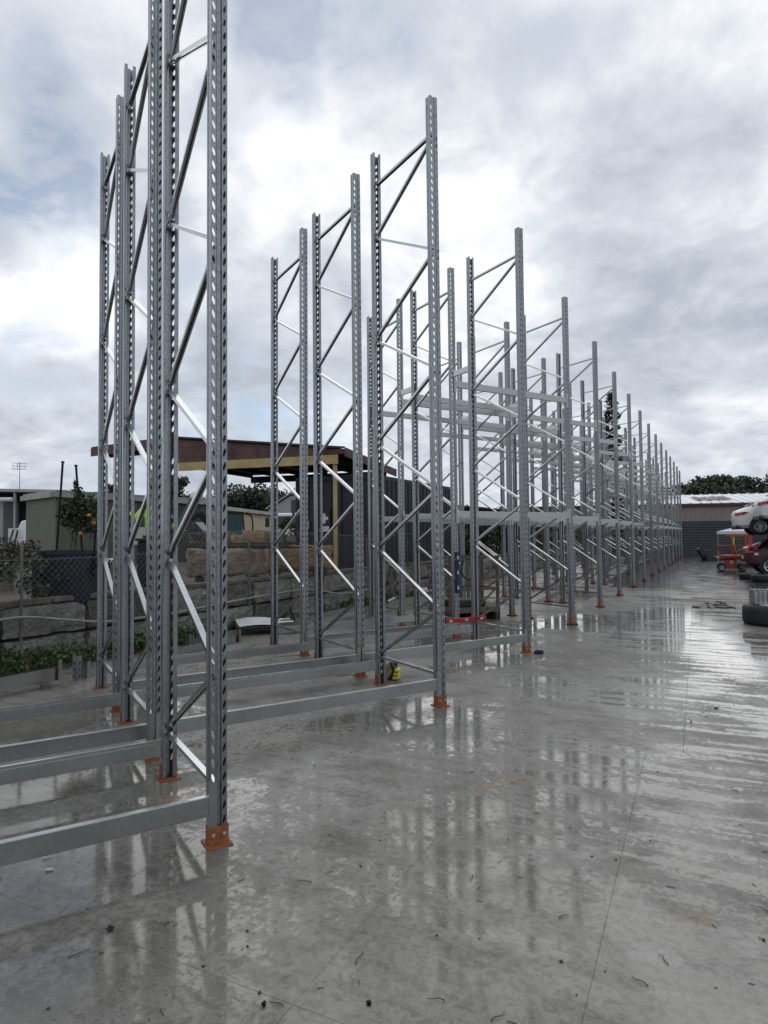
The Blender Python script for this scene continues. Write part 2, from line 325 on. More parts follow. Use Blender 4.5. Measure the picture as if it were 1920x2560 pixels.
# ------------------------------------------------------------------ mesh helpers
class MB:
    def __init__(self): self.v = []; self.f = []
    def add(self, vs_, fs): b = len(self.v); self.v += [tuple(p) for p in vs_]; self.f += [tuple(b+i for i in f) for f in fs]; return self
    def box(self, x0, x1, y0, y1, z0, z1, M=None):
        vs_ = [Vector(p) for p in ((x0, y0, z0), (x1, y0, z0), (x1, y1, z0), (x0, y1, z0), (x0, y0, z1), (x1, y0, z1), (x1, y1, z1), (x0, y1, z1))]
        if M is not None: vs_ = [M @ p for p in vs_]
        return self.add(vs_, [(0, 3, 2, 1), (4, 5, 6, 7), (0, 1, 5, 4), (1, 2, 6, 5), (2, 3, 7, 6), (3, 0, 4, 7)])
    def bar(self, a, b, w, h, up=(0, 0, 1)):     # rectangular bar from a to b
        a = Vector(a); b = Vector(b); d = (b-a).normalized(); u = Vector(up)
        s = d.cross(u); s = s.normalized() if s.length > 1e-5 else Vector((1, 0, 0)); t = s.cross(d)
        vs_ = [p + s*sx*w/2 + t*sy*h/2 for p in (a, b) for sx, sy in ((-1, -1), (1, -1), (1, 1), (-1, 1))]
        return self.add(vs_, [(0, 1, 2, 3), (7, 6, 5, 4), (0, 4, 5, 1), (1, 5, 6, 2), (2, 6, 7, 3), (3, 7, 4, 0)])
    def tube(self, pts, r, n=8, caps=True, r2=None):
        pts = [Vector(p) for p in pts]; m = len(pts); rings = []
        prev = None
        for i, p in enumerate(pts):
            d = (pts[min(i+1, m-1)] - pts[max(i-1, 0)]).normalized()
            if prev is None:
                u = Vector((0, 0, 1)) if abs(d.z) < .9 else Vector((1, 0, 0)); s = d.cross(u).normalized()
            else: s = (prev - d*prev.dot(d)).normalized()
            prev = s; t = s.cross(d)
            rr = r if r2 is None else r + (r2-r)*i/max(1, m-1)
            rings.append([p + (s*math.cos(2*math.pi*k/n) + t*math.sin(2*math.pi*k/n))*rr for k in range(n)])
        vs_ = [q for rg in rings for q in rg]; fs = []
        for i in range(m-1):
            for k in range(n): fs.append((i*n+k, i*n+(k+1) % n, (i+1)*n+(k+1) % n, (i+1)*n+k))
        if caps: fs += [tuple(range(n))[::-1], tuple((m-1)*n+k for k in range(n))]
        return self.add(vs_, fs)
    def lathe(self, prof, n=24, M=None, closed=False):   # prof: (r,z)
        vs_ = [Vector((r*math.cos(2*math.pi*k/n), r*math.sin(2*math.pi*k/n), z)) for r, z in prof for k in range(n)]
        if M is not None: vs_ = [M @ p for p in vs_]
        fs = []; m = len(prof); top = m if closed else m-1
        for i in range(top):
            j = (i+1) % m
            for k in range(n): fs.append((i*n+k, i*n+(k+1) % n, j*n+(k+1) % n, j*n+k))
        if not closed: fs += [tuple(range(n))[::-1], tuple((m-1)*n+k for k in range(n))]
        return self.add(vs_, fs)
    def prism(self, poly, vec, M=None):          # poly: 3D points, extruded by vec
        a = [Vector(p) for p in poly]; b = [p + Vector(vec) for p in a]; n = len(a)
        vs_ = a+b
        if M is not None: vs_ = [M @ p for p in vs_]
        fs = [tuple(range(n))[::-1], tuple(range(n, 2*n))] + [(k, (k+1) % n, n+(k+1) % n, n+k) for k in range(n)]
        return self.add(vs_, fs)
    def mesh(self, name, m, smooth=False):
        me = bpy.data.meshes.new(name); me.from_pydata(self.v, [], self.f); me.validate()
        bm = bmesh.new(); bm.from_mesh(me); bmesh.ops.recalc_face_normals(bm, faces=bm.faces); bm.to_mesh(me); bm.free()
        me.materials.append(MATS[m])
        if smooth: me.polygons.foreach_set('use_smooth', [True]*len(me.polygons))
        me.update(); return me
    def build(self, name, m, parent=None, smooth=False, loc=None, rot=None):
        return link(name, self.mesh(name, m, smooth), parent, loc, rot)
def link(name, me, parent=None, loc=None, rot=None):
    o = bpy.data.objects.new(name, me); COL.objects.link(o)
    if loc is not None: o.location = loc
    if rot is not None: o.rotation_euler = rot
    if parent is not None: o.parent = parent
    return o
def tag(o, label=None, cat=None, group=None, kind=None):
    if label: o['label'] = label
    if cat: o['category'] = cat
    if group: o['group'] = group
    if kind or cat: o['kind'] = kind or 'thing'
    return o
def thing(name, label, cat, loc=(0, 0, 0), rz=0.0, group=None):
    o = bpy.data.objects.new(name, None); COL.objects.link(o); o.empty_display_size = .1
    o.location = loc; o.rotation_euler = (0, 0, rz); return tag(o, label, cat, group)
def bevel(o, w, seg=1):
    md = o.modifiers.new('bevel', 'BEVEL'); md.width = w; md.segments = seg; md.limit_method = 'ANGLE'; md.angle_limit = R(40); return o
def rot_box(c, sx, sy, sz, rz=0, rx=0, ry=0):
    return Matrix.Translation(c) @ Matrix.Rotation(rz, 4, 'Z') @ Matrix.Rotation(ry, 4, 'Y') @ Matrix.Rotation(rx, 4, 'X') @ Matrix.Diagonal((sx, sy, sz, 1))
def ubox(mb, c, sx, sy, sz, rz=0, rx=0, ry=0): return mb.box(-.5, .5, -.5, .5, -.5, .5, rot_box(c, sx, sy, sz, rz, rx, ry))
ORD = ['zeroth', 'first', 'second', 'third', 'fourth', 'fifth', 'sixth', 'seventh', 'eighth', 'ninth', 'tenth', 'eleventh', 'twelfth', 'thirteenth', 'fourteenth', 'fifteenth', 'sixteenth', 'seventeenth', 'eighteenth', 'nineteenth', 'twentieth'] + ['twenty-' + w for w in ('first', 'second', 'third', 'fourth', 'fifth', 'sixth', 'seventh', 'eighth', 'ninth')] + ['thirtieth']

# ------------------------------------------------------------------ layout of the racking
YAW = 1.0194448
U = Vector((math.sin(YAW), math.cos(YAW), 0)); V = Vector((-math.cos(YAW), math.sin(YAW), 0))
A0 = Vector((-.924, 3.564, 0)); BAY = 2.730; PITCH = 1.616; DEP = 1.198; HT = 6.183; W = .094
RZ = math.atan2(U.y, U.x)
def lat(i, j): return A0 + U*(i*BAY) + V*((i+j)*PITCH)
DIA = (U*BAY + V*PITCH).normalized(); NRM = Vector((DIA.y, -DIA.x, 0))     # along the staggered front / towards the open lane

# ------------------------------------------------------------------ ground
SD = Vector((.44, .898, 0)).normalized(); SN = Vector((SD.y, -SD.x, 0)); SRZ = math.atan2(SN.y, SN.x)
def build_ground():
    mb = MB(); S_ = 900
    mb.add([(-S_, -60, -.20), (S_, -60, -.20), (S_, S_*1.5, -.20), (-S_, S_*1.5, -.20)], [(0, 1, 2, 3)])
    g = mb.build('ground', 'yard_dirt'); tag(g, kind='structure')
    # far asphalt at the end of the lane
    mb = MB(); a = SD*21.5
    q = [a+SN*(-14), a+SN*60, a+SD*60+SN*60, a+SD*60+SN*(-14)]
    mb.add([(p.x, p.y, -.012) for p in q] + [(p.x, p.y, -.15) for p in q], [(0, 1, 2, 3), (7, 6, 5, 4), (0, 4, 5, 1), (1, 5, 6, 2), (2, 6, 7, 3), (3, 7, 4, 0)])
    tag(mb.build('asphalt_lane', 'wet_asphalt'), kind='structure')
    # concrete yard: slabs poured side by side, thin joints between them
    base = bpy.data.objects.new('concrete_floor', None); COL.objects.link(base); tag(base, kind='structure')
    mb = MB(); q = [SN*(-15)+SD*(-4), SN*30+SD*(-4), SN*30+SD*29.9, SN*(-15)+SD*60]
    q = [SN*(-15)+SD*(-4), SN*30+SD*(-4), SN*30+SD*21.4, SN*(-3)+SD*21.4, SN*(-3)+SD*60, SN*(-15)+SD*60]
    mb.prism([(p.x, p.y, -.14) for p in q], (0, 0, .1378))
    mb.build('bedding', 'wet_concrete', base)
    cuts_d = [-4.03+.0] + [-1.53 + 3.5*k for k in range(0, 9)]
    def slab(n0, n1, d0, d1, dz=0.0):
        g_ = .0008; c = .002
        mb = MB(); x0, x1, y0, y1 = n0+g_, n1-g_, d0+g_, d1-g_; t = 0.0+dz
        P_ = lambda x, y, z: (SN*x + SD*y + Vector((0, 0, z)))
        lo = [P_(x0, y0, -.012), P_(x1, y0, -.012), P_(x1, y1, -.012), P_(x0, y1, -.012)]
        m_ = [P_(x0, y0, t-c), P_(x1, y0, t-c), P_(x1, y1, t-c), P_(x0, y1, t-c)]
        hi = [P_(x0+c, y0+c, t), P_(x1-c, y0+c, t), P_(x1-c, y1-c, t), P_(x0+c, y1-c, t)]
        fs = [(8, 9, 10, 11), (3, 2, 1, 0)]
        for b in (0, 4):
            for k in range(4): fs.append((b+k, b+(k+1) % 4, b+4+(k+1) % 4, b+4+k))
        mb.add(lo+m_+hi, fs); return mb.build('slab', 'wet_concrete', base)
    for r in range(len(cuts_d)-1):
        d0, d1 = cuts_d[r], cuts_d[r+1]
        row = [-15+.001, -11.9, -8.9, -6.2, -4.97, -3.77, -2.57, -1.35]
        row += [-.40 if d1 < 5.6 else -.14, 2.7 if r % 2 else 2.95, 6.2, 9.6, 14.0, 20.0, 29.99]
        if d0 > 21.3: row = [x for x in row if x < -3.5] + [-3.0]
        for k in range(len(row)-1):
            e1 = d1
            if d0 < 21.4 < d1 and row[k] > -3.2: e1 = 21.4
            slab(row[k], row[k+1], d0, e1, random.uniform(-.0005, .0005))
    d0 = cuts_d[-1]
    for k in range(5):
        for (a, b) in ((-15, -11.9), (-11.9, -8.9), (-8.9, -6.0), (-6.0, -3.0)):
            slab(a, b, d0+6.4*k, d0+6.4*(k+1))
build_ground()

# ------------------------------------------------------------------ rack parts (meshes shared by every copy)
def upright_mesh():
    prof = [(.022, .064), (.040, .070), (.050, .070), (.050, .058), (.041, .048), (.041, .040), (.047, .034), (.047, .0), (.0165, .0), (.010, .010)]   # right half, back lip -> web
    right = prof; left = [(-x, y) for x, y in reversed(prof)]
    z0, pitch = .012, .078; zs = [z0, .095]
    while zs[-1] + pitch < HT - .03: zs.append(zs[-1] + pitch)
    zs.append(HT)
    bm = bmesh.new(); pts = right + left; n = len(pts); rows = []
    for z in zs: rows.append([bm.verts.new((x, y, z)) for x, y in pts])
    iw = {7: +1, n-2-7: -1}      # segments that carry the slots
    for r in range(len(zs)-1):
        zc = (zs[r]+zs[r+1])/2
        for k in range(n-1):
            a, b, c, d = rows[r][k], rows[r][k+1], rows[r+1][k+1], rows[r+1][k]
            if k in iw and 1 <= r < len(zs)-2:
                s = iw[k]; xc = s*.0315
                hv = {nm: bm.verts.new((xc + s*dx, 0, zc+dz)) for nm, dx, dz in (('To', .0085, .023), ('Ti', .001, .023), ('Oo', .0095, .002), ('Bo', -.001, -.023), ('Bi', -.0085, -.023), ('Ii', -.0095, -.002))}
                out_b, in_b, in_t, out_t = (a, b, c, d) if s > 0 else (b, a, d, c)
                for f in ((out_t, in_t, hv['Ti'], hv['To']), (out_b, out_t, hv['To'], hv['Oo']), (out_b, hv['Oo'], hv['Bo']), (in_b, out_b, hv['Bo'], hv['Bi']), (in_t, in_b, hv['Bi'], hv['Ii']), (in_t, hv['Ii'], hv['Ti'])):
                    bm.faces.new(f)
            else: bm.faces.new((a, b, c, d))
    bmesh.ops.recalc_face_normals(bm, faces=bm.faces)
    bmesh.ops.solidify(bm, geom=bm.faces[:], thickness=.0024)
    bmesh.ops.recalc_face_normals(bm, faces=bm.faces)
    me = bpy.data.meshes.new('upright'); bm.to_mesh(me); bm.free(); me.materials.append(MATS['galvanised']); return me
def channel(mb, a, b, w=.038, h=.026, t=.0028):
    # open C section, slot underneath
    a = Vector(a); b = Vector(b); d = (b-a).normalized(); s = Vector((1, 0, 0)); n = s.cross(d)
    if n.z < 0: n = -n
    pr = [(-w/2, 0), (w/2, 0), (w/2, -h), (w/2-.011, -h), (w/2-.011, -h+t), (w/2-t, -h+t), (w/2-t, -t), (-w/2+t, -t), (-w/2+t, -h+t), (-w/2+.011, -h+t), (-w/2+.011, -h), (-w/2, -h)]
    mb.prism([a + s*x + n*(y+h/2) for x, y in pr], b-a)
ME = {}
ME['upright'] = upright_mesh()
yf, yr = .050, DEP-.050
mb = MB(); channel(mb, (0, yr, 0), (0, yf, .56)); ME['brace_up'] = mb.mesh('brace', 'galvanised_brace')       # climbs towards the lane side
mb = MB(); channel(mb, (0, yf, 0), (0, yr, .56)); ME['brace_back'] = mb.mesh('brace', 'galvanised_brace')
mb = MB(); channel(mb, (0, yf, 0), (0, yr, 0)); ME['strut'] = mb.mesh('strut', 'galvanised_brace')
def base_plate_mesh():
    mb = MB()
    mb.box(-.070, .070, -.040, .100, 0, .008)
    mb.box(-.0545, .0545, -.0055, -.0015, .008, .105)
    mb.box(-.0545, -.0515, -.0015, .060, .008, .105); mb.box(.0515, .0545, -.0015, .060, .008, .105)
    for sx in (-1, 1):
        mb.lathe([(.008, 0), (.008, .0035)], 8, Matrix.Translation((sx*.058, -.026, .0082)))
    return mb.mesh('base_plate', 'orange_steel')
ME['base_plate'] = base_plate_mesh()
def bolt_mesh():
    mb = MB(); M = Matrix.Rotation(R(90), 4, 'X')
    mb.lathe([(.0125, 0), (.0125, .003)], 12, M); mb.lathe([(.0095, .003), (.0095, .010), (.008, .0115)], 6, M)
    return mb.mesh('bolt', 'bolt_steel')
ME['bolt'] = bolt_mesh()
mb = MB(); mb.box(-.076, .076, -.046, .106, 0, .022); ME['shim'] = mb.mesh('shim', 'black_rubber')
LOW = [(.31, 'strut')]
ROWN = ['front', 'middle', 'back']
def rack_frame(i, j, shim=False, lean=(0, 0)):
    p = lat(i, j); z = .022 if shim else 0
    if i < 0: lab = f'galvanised rack frame at the left end of the low beams, {ROWN[j]} line'
    else: lab = f'galvanised rack frame, {ORD[i+1]} from the camera in the {ROWN[j]} line of frames'
    t = thing('pallet_rack', lab, 'rack frame', (p.x, p.y, z), RZ, 'upright rack frames standing in three staggered lines')
    t.rotation_euler = (lean[0], lean[1], RZ)
    for (y, rz) in ((0, 0), (DEP, math.pi)):
        link('upright', ME['upright'], t, (0, y, 0), (0, 0, rz))
        b = link('base_plate', ME['base_plate'], t, (0, y, 0), (0, 0, rz))
        if i < 9:
            for sx in (-1, 1): link('bolt', ME['bolt'], b, (sx*.030, -.0055, .060))
        if shim: link('shim', ME['shim'], t, (0, y, -z), (0, 0, rz))
    link('strut', ME['strut'], t, (0, 0, .31)); link('strut', ME['strut'], t, (0, 0, 5.80))
    for k in range(5): link('brace', ME['brace_up'], t, (0, 0, .36 + 1.215*k - (.03 if k == 4 else 0)))
    for k in range(4): link('brace', ME['brace_back'], t, (0, 0, .965 + 1.215*k))
    return t
LEAN = {(3, 0): (0, R(-.10)), (1, 2): (0, R(.22)), (2, 0): (R(-.05), R(.10)), (0, 1): (0, R(-.06)), (2, 2): (0, R(.12))}
for i in range(0, 16):
    for j in range(3):
        ln = LEAN.get((i, j), (R(random.uniform(-.06, .06)), R(random.uniform(-.06, .06))))
        rack_frame(i, j, i >= 3, ln)
rack_frame(-1, 1); rack_frame(-1, 2)

BH = .108
def beam_mesh():
    mb = MB(); x0, x1 = W/2+.006, BAY-W/2-.006
    # box beam with a stepped ledge behind the front rail
    pr = [(x0, .002, 0), (x0, .048, 0), (x0, .048, BH-.020), (x0, .036, BH-.020), (x0, .036, BH), (x0, .005, BH), (x0, .002, BH-.004)]
    mb.prism(pr, (x1-x0, 0, 0)); return mb.mesh('rail', 'galvanised_beam')
ME['rail'] = beam_mesh()
def conn_mesh():
    mb = MB(); z0, z1 = -.085, BH+.075
    mb.box(-.004, .0, -.0035, .055, z0, z1)                  # plate against the side of the upright
    mb.box(-.043, -.004, -.0035, -.0006, z0, z1)             # leaf over the slotted face
    return mb.mesh('end_connector', 'galvanised_beam')
ME['end_connector'] = conn_mesh()
mb = MB(); z0, z1 = -.085, BH+.075
mb.box(0, .004, -.0035, .055, z0, z1); mb.box(.004, .043, -.0035, -.0006, z0, z1); ME['end_connector_r'] = mb.mesh('end_connector', 'galvanised_beam')
def rack_beam(i, j, zb, lab):
    """beam on the lane side (rear=False) or wall side of the bay whose right-hand frame is (i, j)"""
    for rear in (False, True):
        p = lat(i-1, j+1)
        if rear: p = p + V*DEP + U*BAY
        t = thing('rack_beam', lab + (' on the wall side' if rear else ' on the lane side'), 'beam', (p.x, p.y, zb), RZ + (math.pi if rear else 0), 'horizontal beams clipped between the rack frames')
        t['kind'] = 'thing'
        link('rail', ME['rail'], t); link('end_connector', ME['end_connector'], t, (W/2+.006, 0, 0)); link('end_connector', ME['end_connector_r'], t, (BAY-W/2-.006, 0, 0))
for i in (0, 1, 2):
    for j in (0, 1):
        rack_beam(i, j, .164, f'grey beam near the floor ending at the {ORD[i+1]} {ROWN[j]} frame')
for i in range(3, 16):
    for j in (0, 1):
        rack_beam(i, j, 1.985, f'grey beam at head height ending at the {ORD[i+1]} {ROWN[j]} frame')
        rack_beam(i, j, 4.165, f'grey high beam ending at the {ORD[i+1]} {ROWN[j]} frame')
mb = MB(); mb.box(-.022, .022, .002, PITCH-DEP-.002, 0, .09); mb.box(-.04, .04, -.003, .0015, -.02, .11); mb.box(-.04, .04, PITCH-DEP-.0015, PITCH-DEP+.003, -.02, .11); ME['spacer'] = mb.mesh('row_spacer', 'galvanised_brace')
for i in range(2, 16):
    for j in (0, 1):
        p = lat(i, j) + V*(DEP+.0045)
        o = link('row_spacer', ME['spacer'], None, (p.x, p.y, 4.33), (0, 0, RZ)); o.scale = (1, .98, 1)
        tag(o, f'short grey spacer joining the {ORD[i+1]} {ROWN[j]} frame to the one behind', 'spacer', 'short spacers between the lines of frames', 'thing')

# ------------------------------------------------------------------ retaining wall and the raised yard behind it
WD = Vector((.465, .885, 0)).normalized(); WN = Vector((WD.y, -WD.x, 0)); W0 = Vector((-2.85, 11.7, 0)); WRZ = math.atan2(WD.y, WD.x)
def wl(s, off=0.0, z=0.0): return W0 + WD*s + WN*off + Vector((0, 0, z))     # off > 0 : towards the racks
YZ = .84
def rough_block(sx, sy, sz, seed, amp=.012, nx=5, ny=3, nz=4):
    """a block with uneven faces and chipped edges, centred on x, base at 0"""
    rnd = random.Random(seed); mb = MB(); idx = {}
    def vtx(i, j, k):
        if (i, j, k) not in idx:
            x = (i/nx-.5)*sx; y = (j/ny-.5)*sy; z = k/nz*sz
            e = (i in (0, nx)) + (j in (0, ny)) + (k in (0, nz)); f = amp*(1 if e == 1 else 1.5)
            pull = .012 if e >= 2 else 0
            idx[(i, j, k)] = len(mb.v)
            mb.v.append((x + rnd.uniform(-f, f) - math.copysign(pull, x), y + rnd.uniform(-f, f) - math.copysign(pull, y), z + rnd.uniform(-f, f)*.6 + (pull if k == 0 else -pull if k == nz else 0)))
        return idx[(i, j, k)]
    for i in range(nx):
        for j in range(ny):
            mb.f.append((vtx(i, j, 0), vtx(i, j+1, 0), vtx(i+1, j+1, 0), vtx(i+1, j, 0))); mb.f.append((vtx(i, j, nz), vtx(i+1, j, nz), vtx(i+1, j+1, nz), vtx(i, j+1, nz)))
    for i in range(nx):
        for k in range(nz):
            mb.f.append((vtx(i, 0, k), vtx(i+1, 0, k), vtx(i+1, 0, k+1), vtx(i, 0, k+1))); mb.f.append((vtx(i, ny, k), vtx(i, ny, k+1), vtx(i+1, ny, k+1), vtx(i+1, ny, k)))
    for j in range(ny):
        for k in range(nz):
            mb.f.append((vtx(0, j, k), vtx(0, j, k+1), vtx(0, j+1, k+1), vtx(0, j+1, k))); mb.f.append((vtx(nx, j, k), vtx(nx, j+1, k), vtx(nx, j+1, k+1), vtx(nx, j, k+1)))
    return mb
def build_wall():
    t = thing('retaining_wall', 'mossy grey concrete block retaining wall behind the racks', 'wall', (0, 0, 0))
    for k in range(38):
        s = -7.2 + 1.22*k
        for c in range(2):
            mb = rough_block(1.175, .5, .395, 100+k*2+c, .016, 6, 2, 4)
            p = wl(s + (.0 if c == 0 else .0), -.25 - random.uniform(0, .03))
            o = mb.build('block', 'mossy_concrete' if k < 3 or random.random() < .3 else 'block_concrete', t, False, (p.x, p.y, .41*c), (0, 0, WRZ))
    # timber sleepers capping the wall
    for k in range(18):
        p = wl(-7 + 2.4*k, -.20, .82); mb = MB(); mb.box(-1.18, 1.18, -.10, .10, 0, .075)
        o = mb.build('sleeper', 'weathered_timber', t, False, (p.x, p.y, .822), (random.uniform(-.02, .02), 0, WRZ + random.uniform(-.008, .008))); bevel(o, .012)
    mb = MB(); a, b = wl(-9, -.5), wl(39, -.5); c = wl(39, -120); d = wl(-9, -120)
    mb.prism([(p.x, p.y, -.19) for p in (a, b, c, d)], (0, 0, YZ-.05+.19)); tag(mb.build('raised_yard', 'yard_dirt'), kind='structure')
build_wall()

def leaf_cloud(name, m, centers, n, size, parent, flat=.0, seed=1, loc=None, aspect=2.0):
    """leaf-sized folded quads spread through a set of ellipsoids (cx,cy,cz,rx,ry,rz)"""
    g = np.random.default_rng(seed); C = np.array(centers, float); vol = (C[:, 3]*C[:, 4]*C[:, 5])**.8; pick = g.choice(len(C), n, p=vol/vol.sum())
    d = g.normal(size=(n, 3)); d /= np.linalg.norm(d, axis=1)[:, None]; rad = g.random(n)**.42
    pos = C[pick, :3] + d*rad[:, None]*C[pick, 3:6]
    ax = g.normal(size=(n, 3)); ax[:, 2] *= (1-flat); ax /= np.linalg.norm(ax, axis=1)[:, None]
    b = np.cross(ax, g.normal(size=(n, 3))); b /= np.linalg.norm(b, axis=1)[:, None]; nn = np.cross(ax, b)
    s = size*(.6 + .8*g.random(n))[:, None]
    tip = pos + ax*s*.5; tail = pos - ax*s*.5; wv = b*s*.5/aspect
    v = np.stack([tail, pos + wv + nn*s*.06, tip, pos - wv + nn*s*.06], 1).reshape(-1, 3)
    me = bpy.data.meshes.new(name); me.vertices.add(4*n); me.vertices.foreach_set('co', v.astype(np.float32).ravel())
    me.loops.add(4*n); me.loops.foreach_set('vertex_index', np.arange(4*n, dtype=np.int32)); me.polygons.add(n)
    me.polygons.foreach_set('loop_start', np.arange(0, 4*n, 4, dtype=np.int32)); me.polygons.foreach_set('loop_total', np.full(n, 4, dtype=np.int32))
    me.update(calc_edges=True); me.materials.append(MATS[m]); return link(name, me, parent, loc)

# weeds along the foot of the wall
def build_weeds():
    g = random.Random(5); cs = []
    for k in range(170):
        s = -6.8 + 18*(k/170)**1.15 + g.uniform(-.2, .2); h = g.uniform(.05, .26)*(1.25 if s < -1 else .5 if s < 3 else .8)
        if 2.2 < s < 3.6 and g.random() < .8: continue
        p = wl(s, g.uniform(.02, .38 if s < -.5 else .2), h*.55); cs.append((p.x, p.y, p.z, .15, .15, h*.6))
    o = leaf_cloud('weeds', 'leaf_weed', cs, 9000, .055, None, seed=3, aspect=1.5); tag(o, 'low green weeds growing along the foot of the block wall', 'weeds', kind='stuff')
    cs = []
    for k in range(60):
        s = g.uniform(-7, -2.4); p = wl(s, g.uniform(-.7, .02), YZ + g.uniform(.1, .62)); cs.append((p.x, p.y, p.z, .2, .2, .13))
    o = leaf_cloud('ivy', 'leaf_ivy', cs, 5200, .06, None, seed=4, aspect=1.4); tag(o, 'dark ivy tangled through the wire fence beside the tub', 'ivy', kind='stuff')
    cs = []
    for k in range(40):
        p = at(g.uniform(-30, 70), g.uniform(1365, 1410), g.uniform(10.5, 12.5)); cs.append((p.x, p.y, p.z, .3, .3, .2))
    o = leaf_cloud('dry_bush', 'leaf_brown', cs, 2600, .07, None, seed=6); tag(o, 'brown dried bush in front of the white truck', 'bush', kind='stuff')
build_weeds()

# chain-link fence on top of the wall
def build_fence():
    t = thing('chain_link_fence', 'sagging chain link fence along the top of the block wall', 'fence', (0, 0, 0))
    p_ = .095; s0, s1 = -7.2, 9.0; nst = int((s1-s0)/p_); rows = 20
    mb = MB(); vs_ = []; fs = []; r = .0027
    def pos(s, z):
        sag = .05*math.sin(s*1.3) + .03*math.sin(s*3.7+z*2)
        low = (.52 + .10*math.sin(s*.9)) if s < -1.4 else .80
        top = 1.50 + .05*math.sin(s*.7+1) + (.28 if s > -1.5 else 0)
        q = z*(top-low)+low
        return wl(s, .03 + sag*(1-z*.4) + (.02 if q < .8 else 0), q)
    for i in range(2*nst):
        for ph in (0,):
            pts = [pos(s0 + p_*.5*(i + ((k+i) % 2)), k/rows) for k in range(rows+1)]
            b = len(vs_)
            for q in pts: vs_ += [q + WD*r, q - WD*r*.5 + WN*r*.87, q - WD*r*.5 - WN*r*.87]
            for k in range(rows):
                for e in range(3): fs.append((b+3*k+e, b+3*k+(e+1) % 3, b+3*k+3+(e+1) % 3, b+3*k+3+e))
    mb.v = [tuple(v) for v in vs_]; mb.f = fs
    me = bpy.data.meshes.new('wire_mesh'); me.from_pydata(mb.v, [], mb.f); me.materials.append(MATS['wire']); o = link('wire_mesh', me, t); o['kind'] = 'stuff'
    for s in (-6.4, -3.9, -1.5, .6, 2.9, 5.2, 7.6):
        mb = MB(); a = wl(s, -.02, .3); mb.tube([a, a + Vector((0, 0, 1.35))], .019, 8); mb.build('post', 'wire', t)
    for zf in (.02, .97):
        mb = MB(); mb.tube([pos(s0 + (s1-s0)*k/60, zf) for k in range(61)], .004, 4); mb.build('strand', 'wire', t)
build_fence()
# pale conduit looping along the wall
def smooth_path(pts, n=8):
    out = []
    P = [Vector(p) for p in pts]
    for i in range(len(P)-1):
        p0 = P[max(i-1, 0)]; p1 = P[i]; p2 = P[i+1]; p3 = P[min(i+2, len(P)-1)]
        for k in range(n):
            t = k/n; out.append(.5*((2*p1) + (-p0+p2)*t + (2*p0-5*p1+4*p2-p3)*t*t + (-p0+3*p1-3*p2+p3)*t**3))
    out.append(P[-1]); return out
def on_wall(px, py, off=.14):
    r = ray(px, py); o = wl(0, off); c = Vector((0, 0, CAM_H)); d = (o - c).dot(WN)/r.dot(WN); return c + r*d
mb = MB(); mb.tube(smooth_path([on_wall(x, y) for x, y in ((-60, 1562), (0, 1550), (70, 1543), (160, 1549), (260, 1554), (360, 1543), (450, 1530), (560, 1507), (690, 1484), (770, 1474), (850, 1484), (900, 1478), (960, 1462))]), .017, 8)
tag(mb.build('conduit', 'conduit', None, True), 'long pale grey conduit hanging in loops along the block wall', 'pipe')

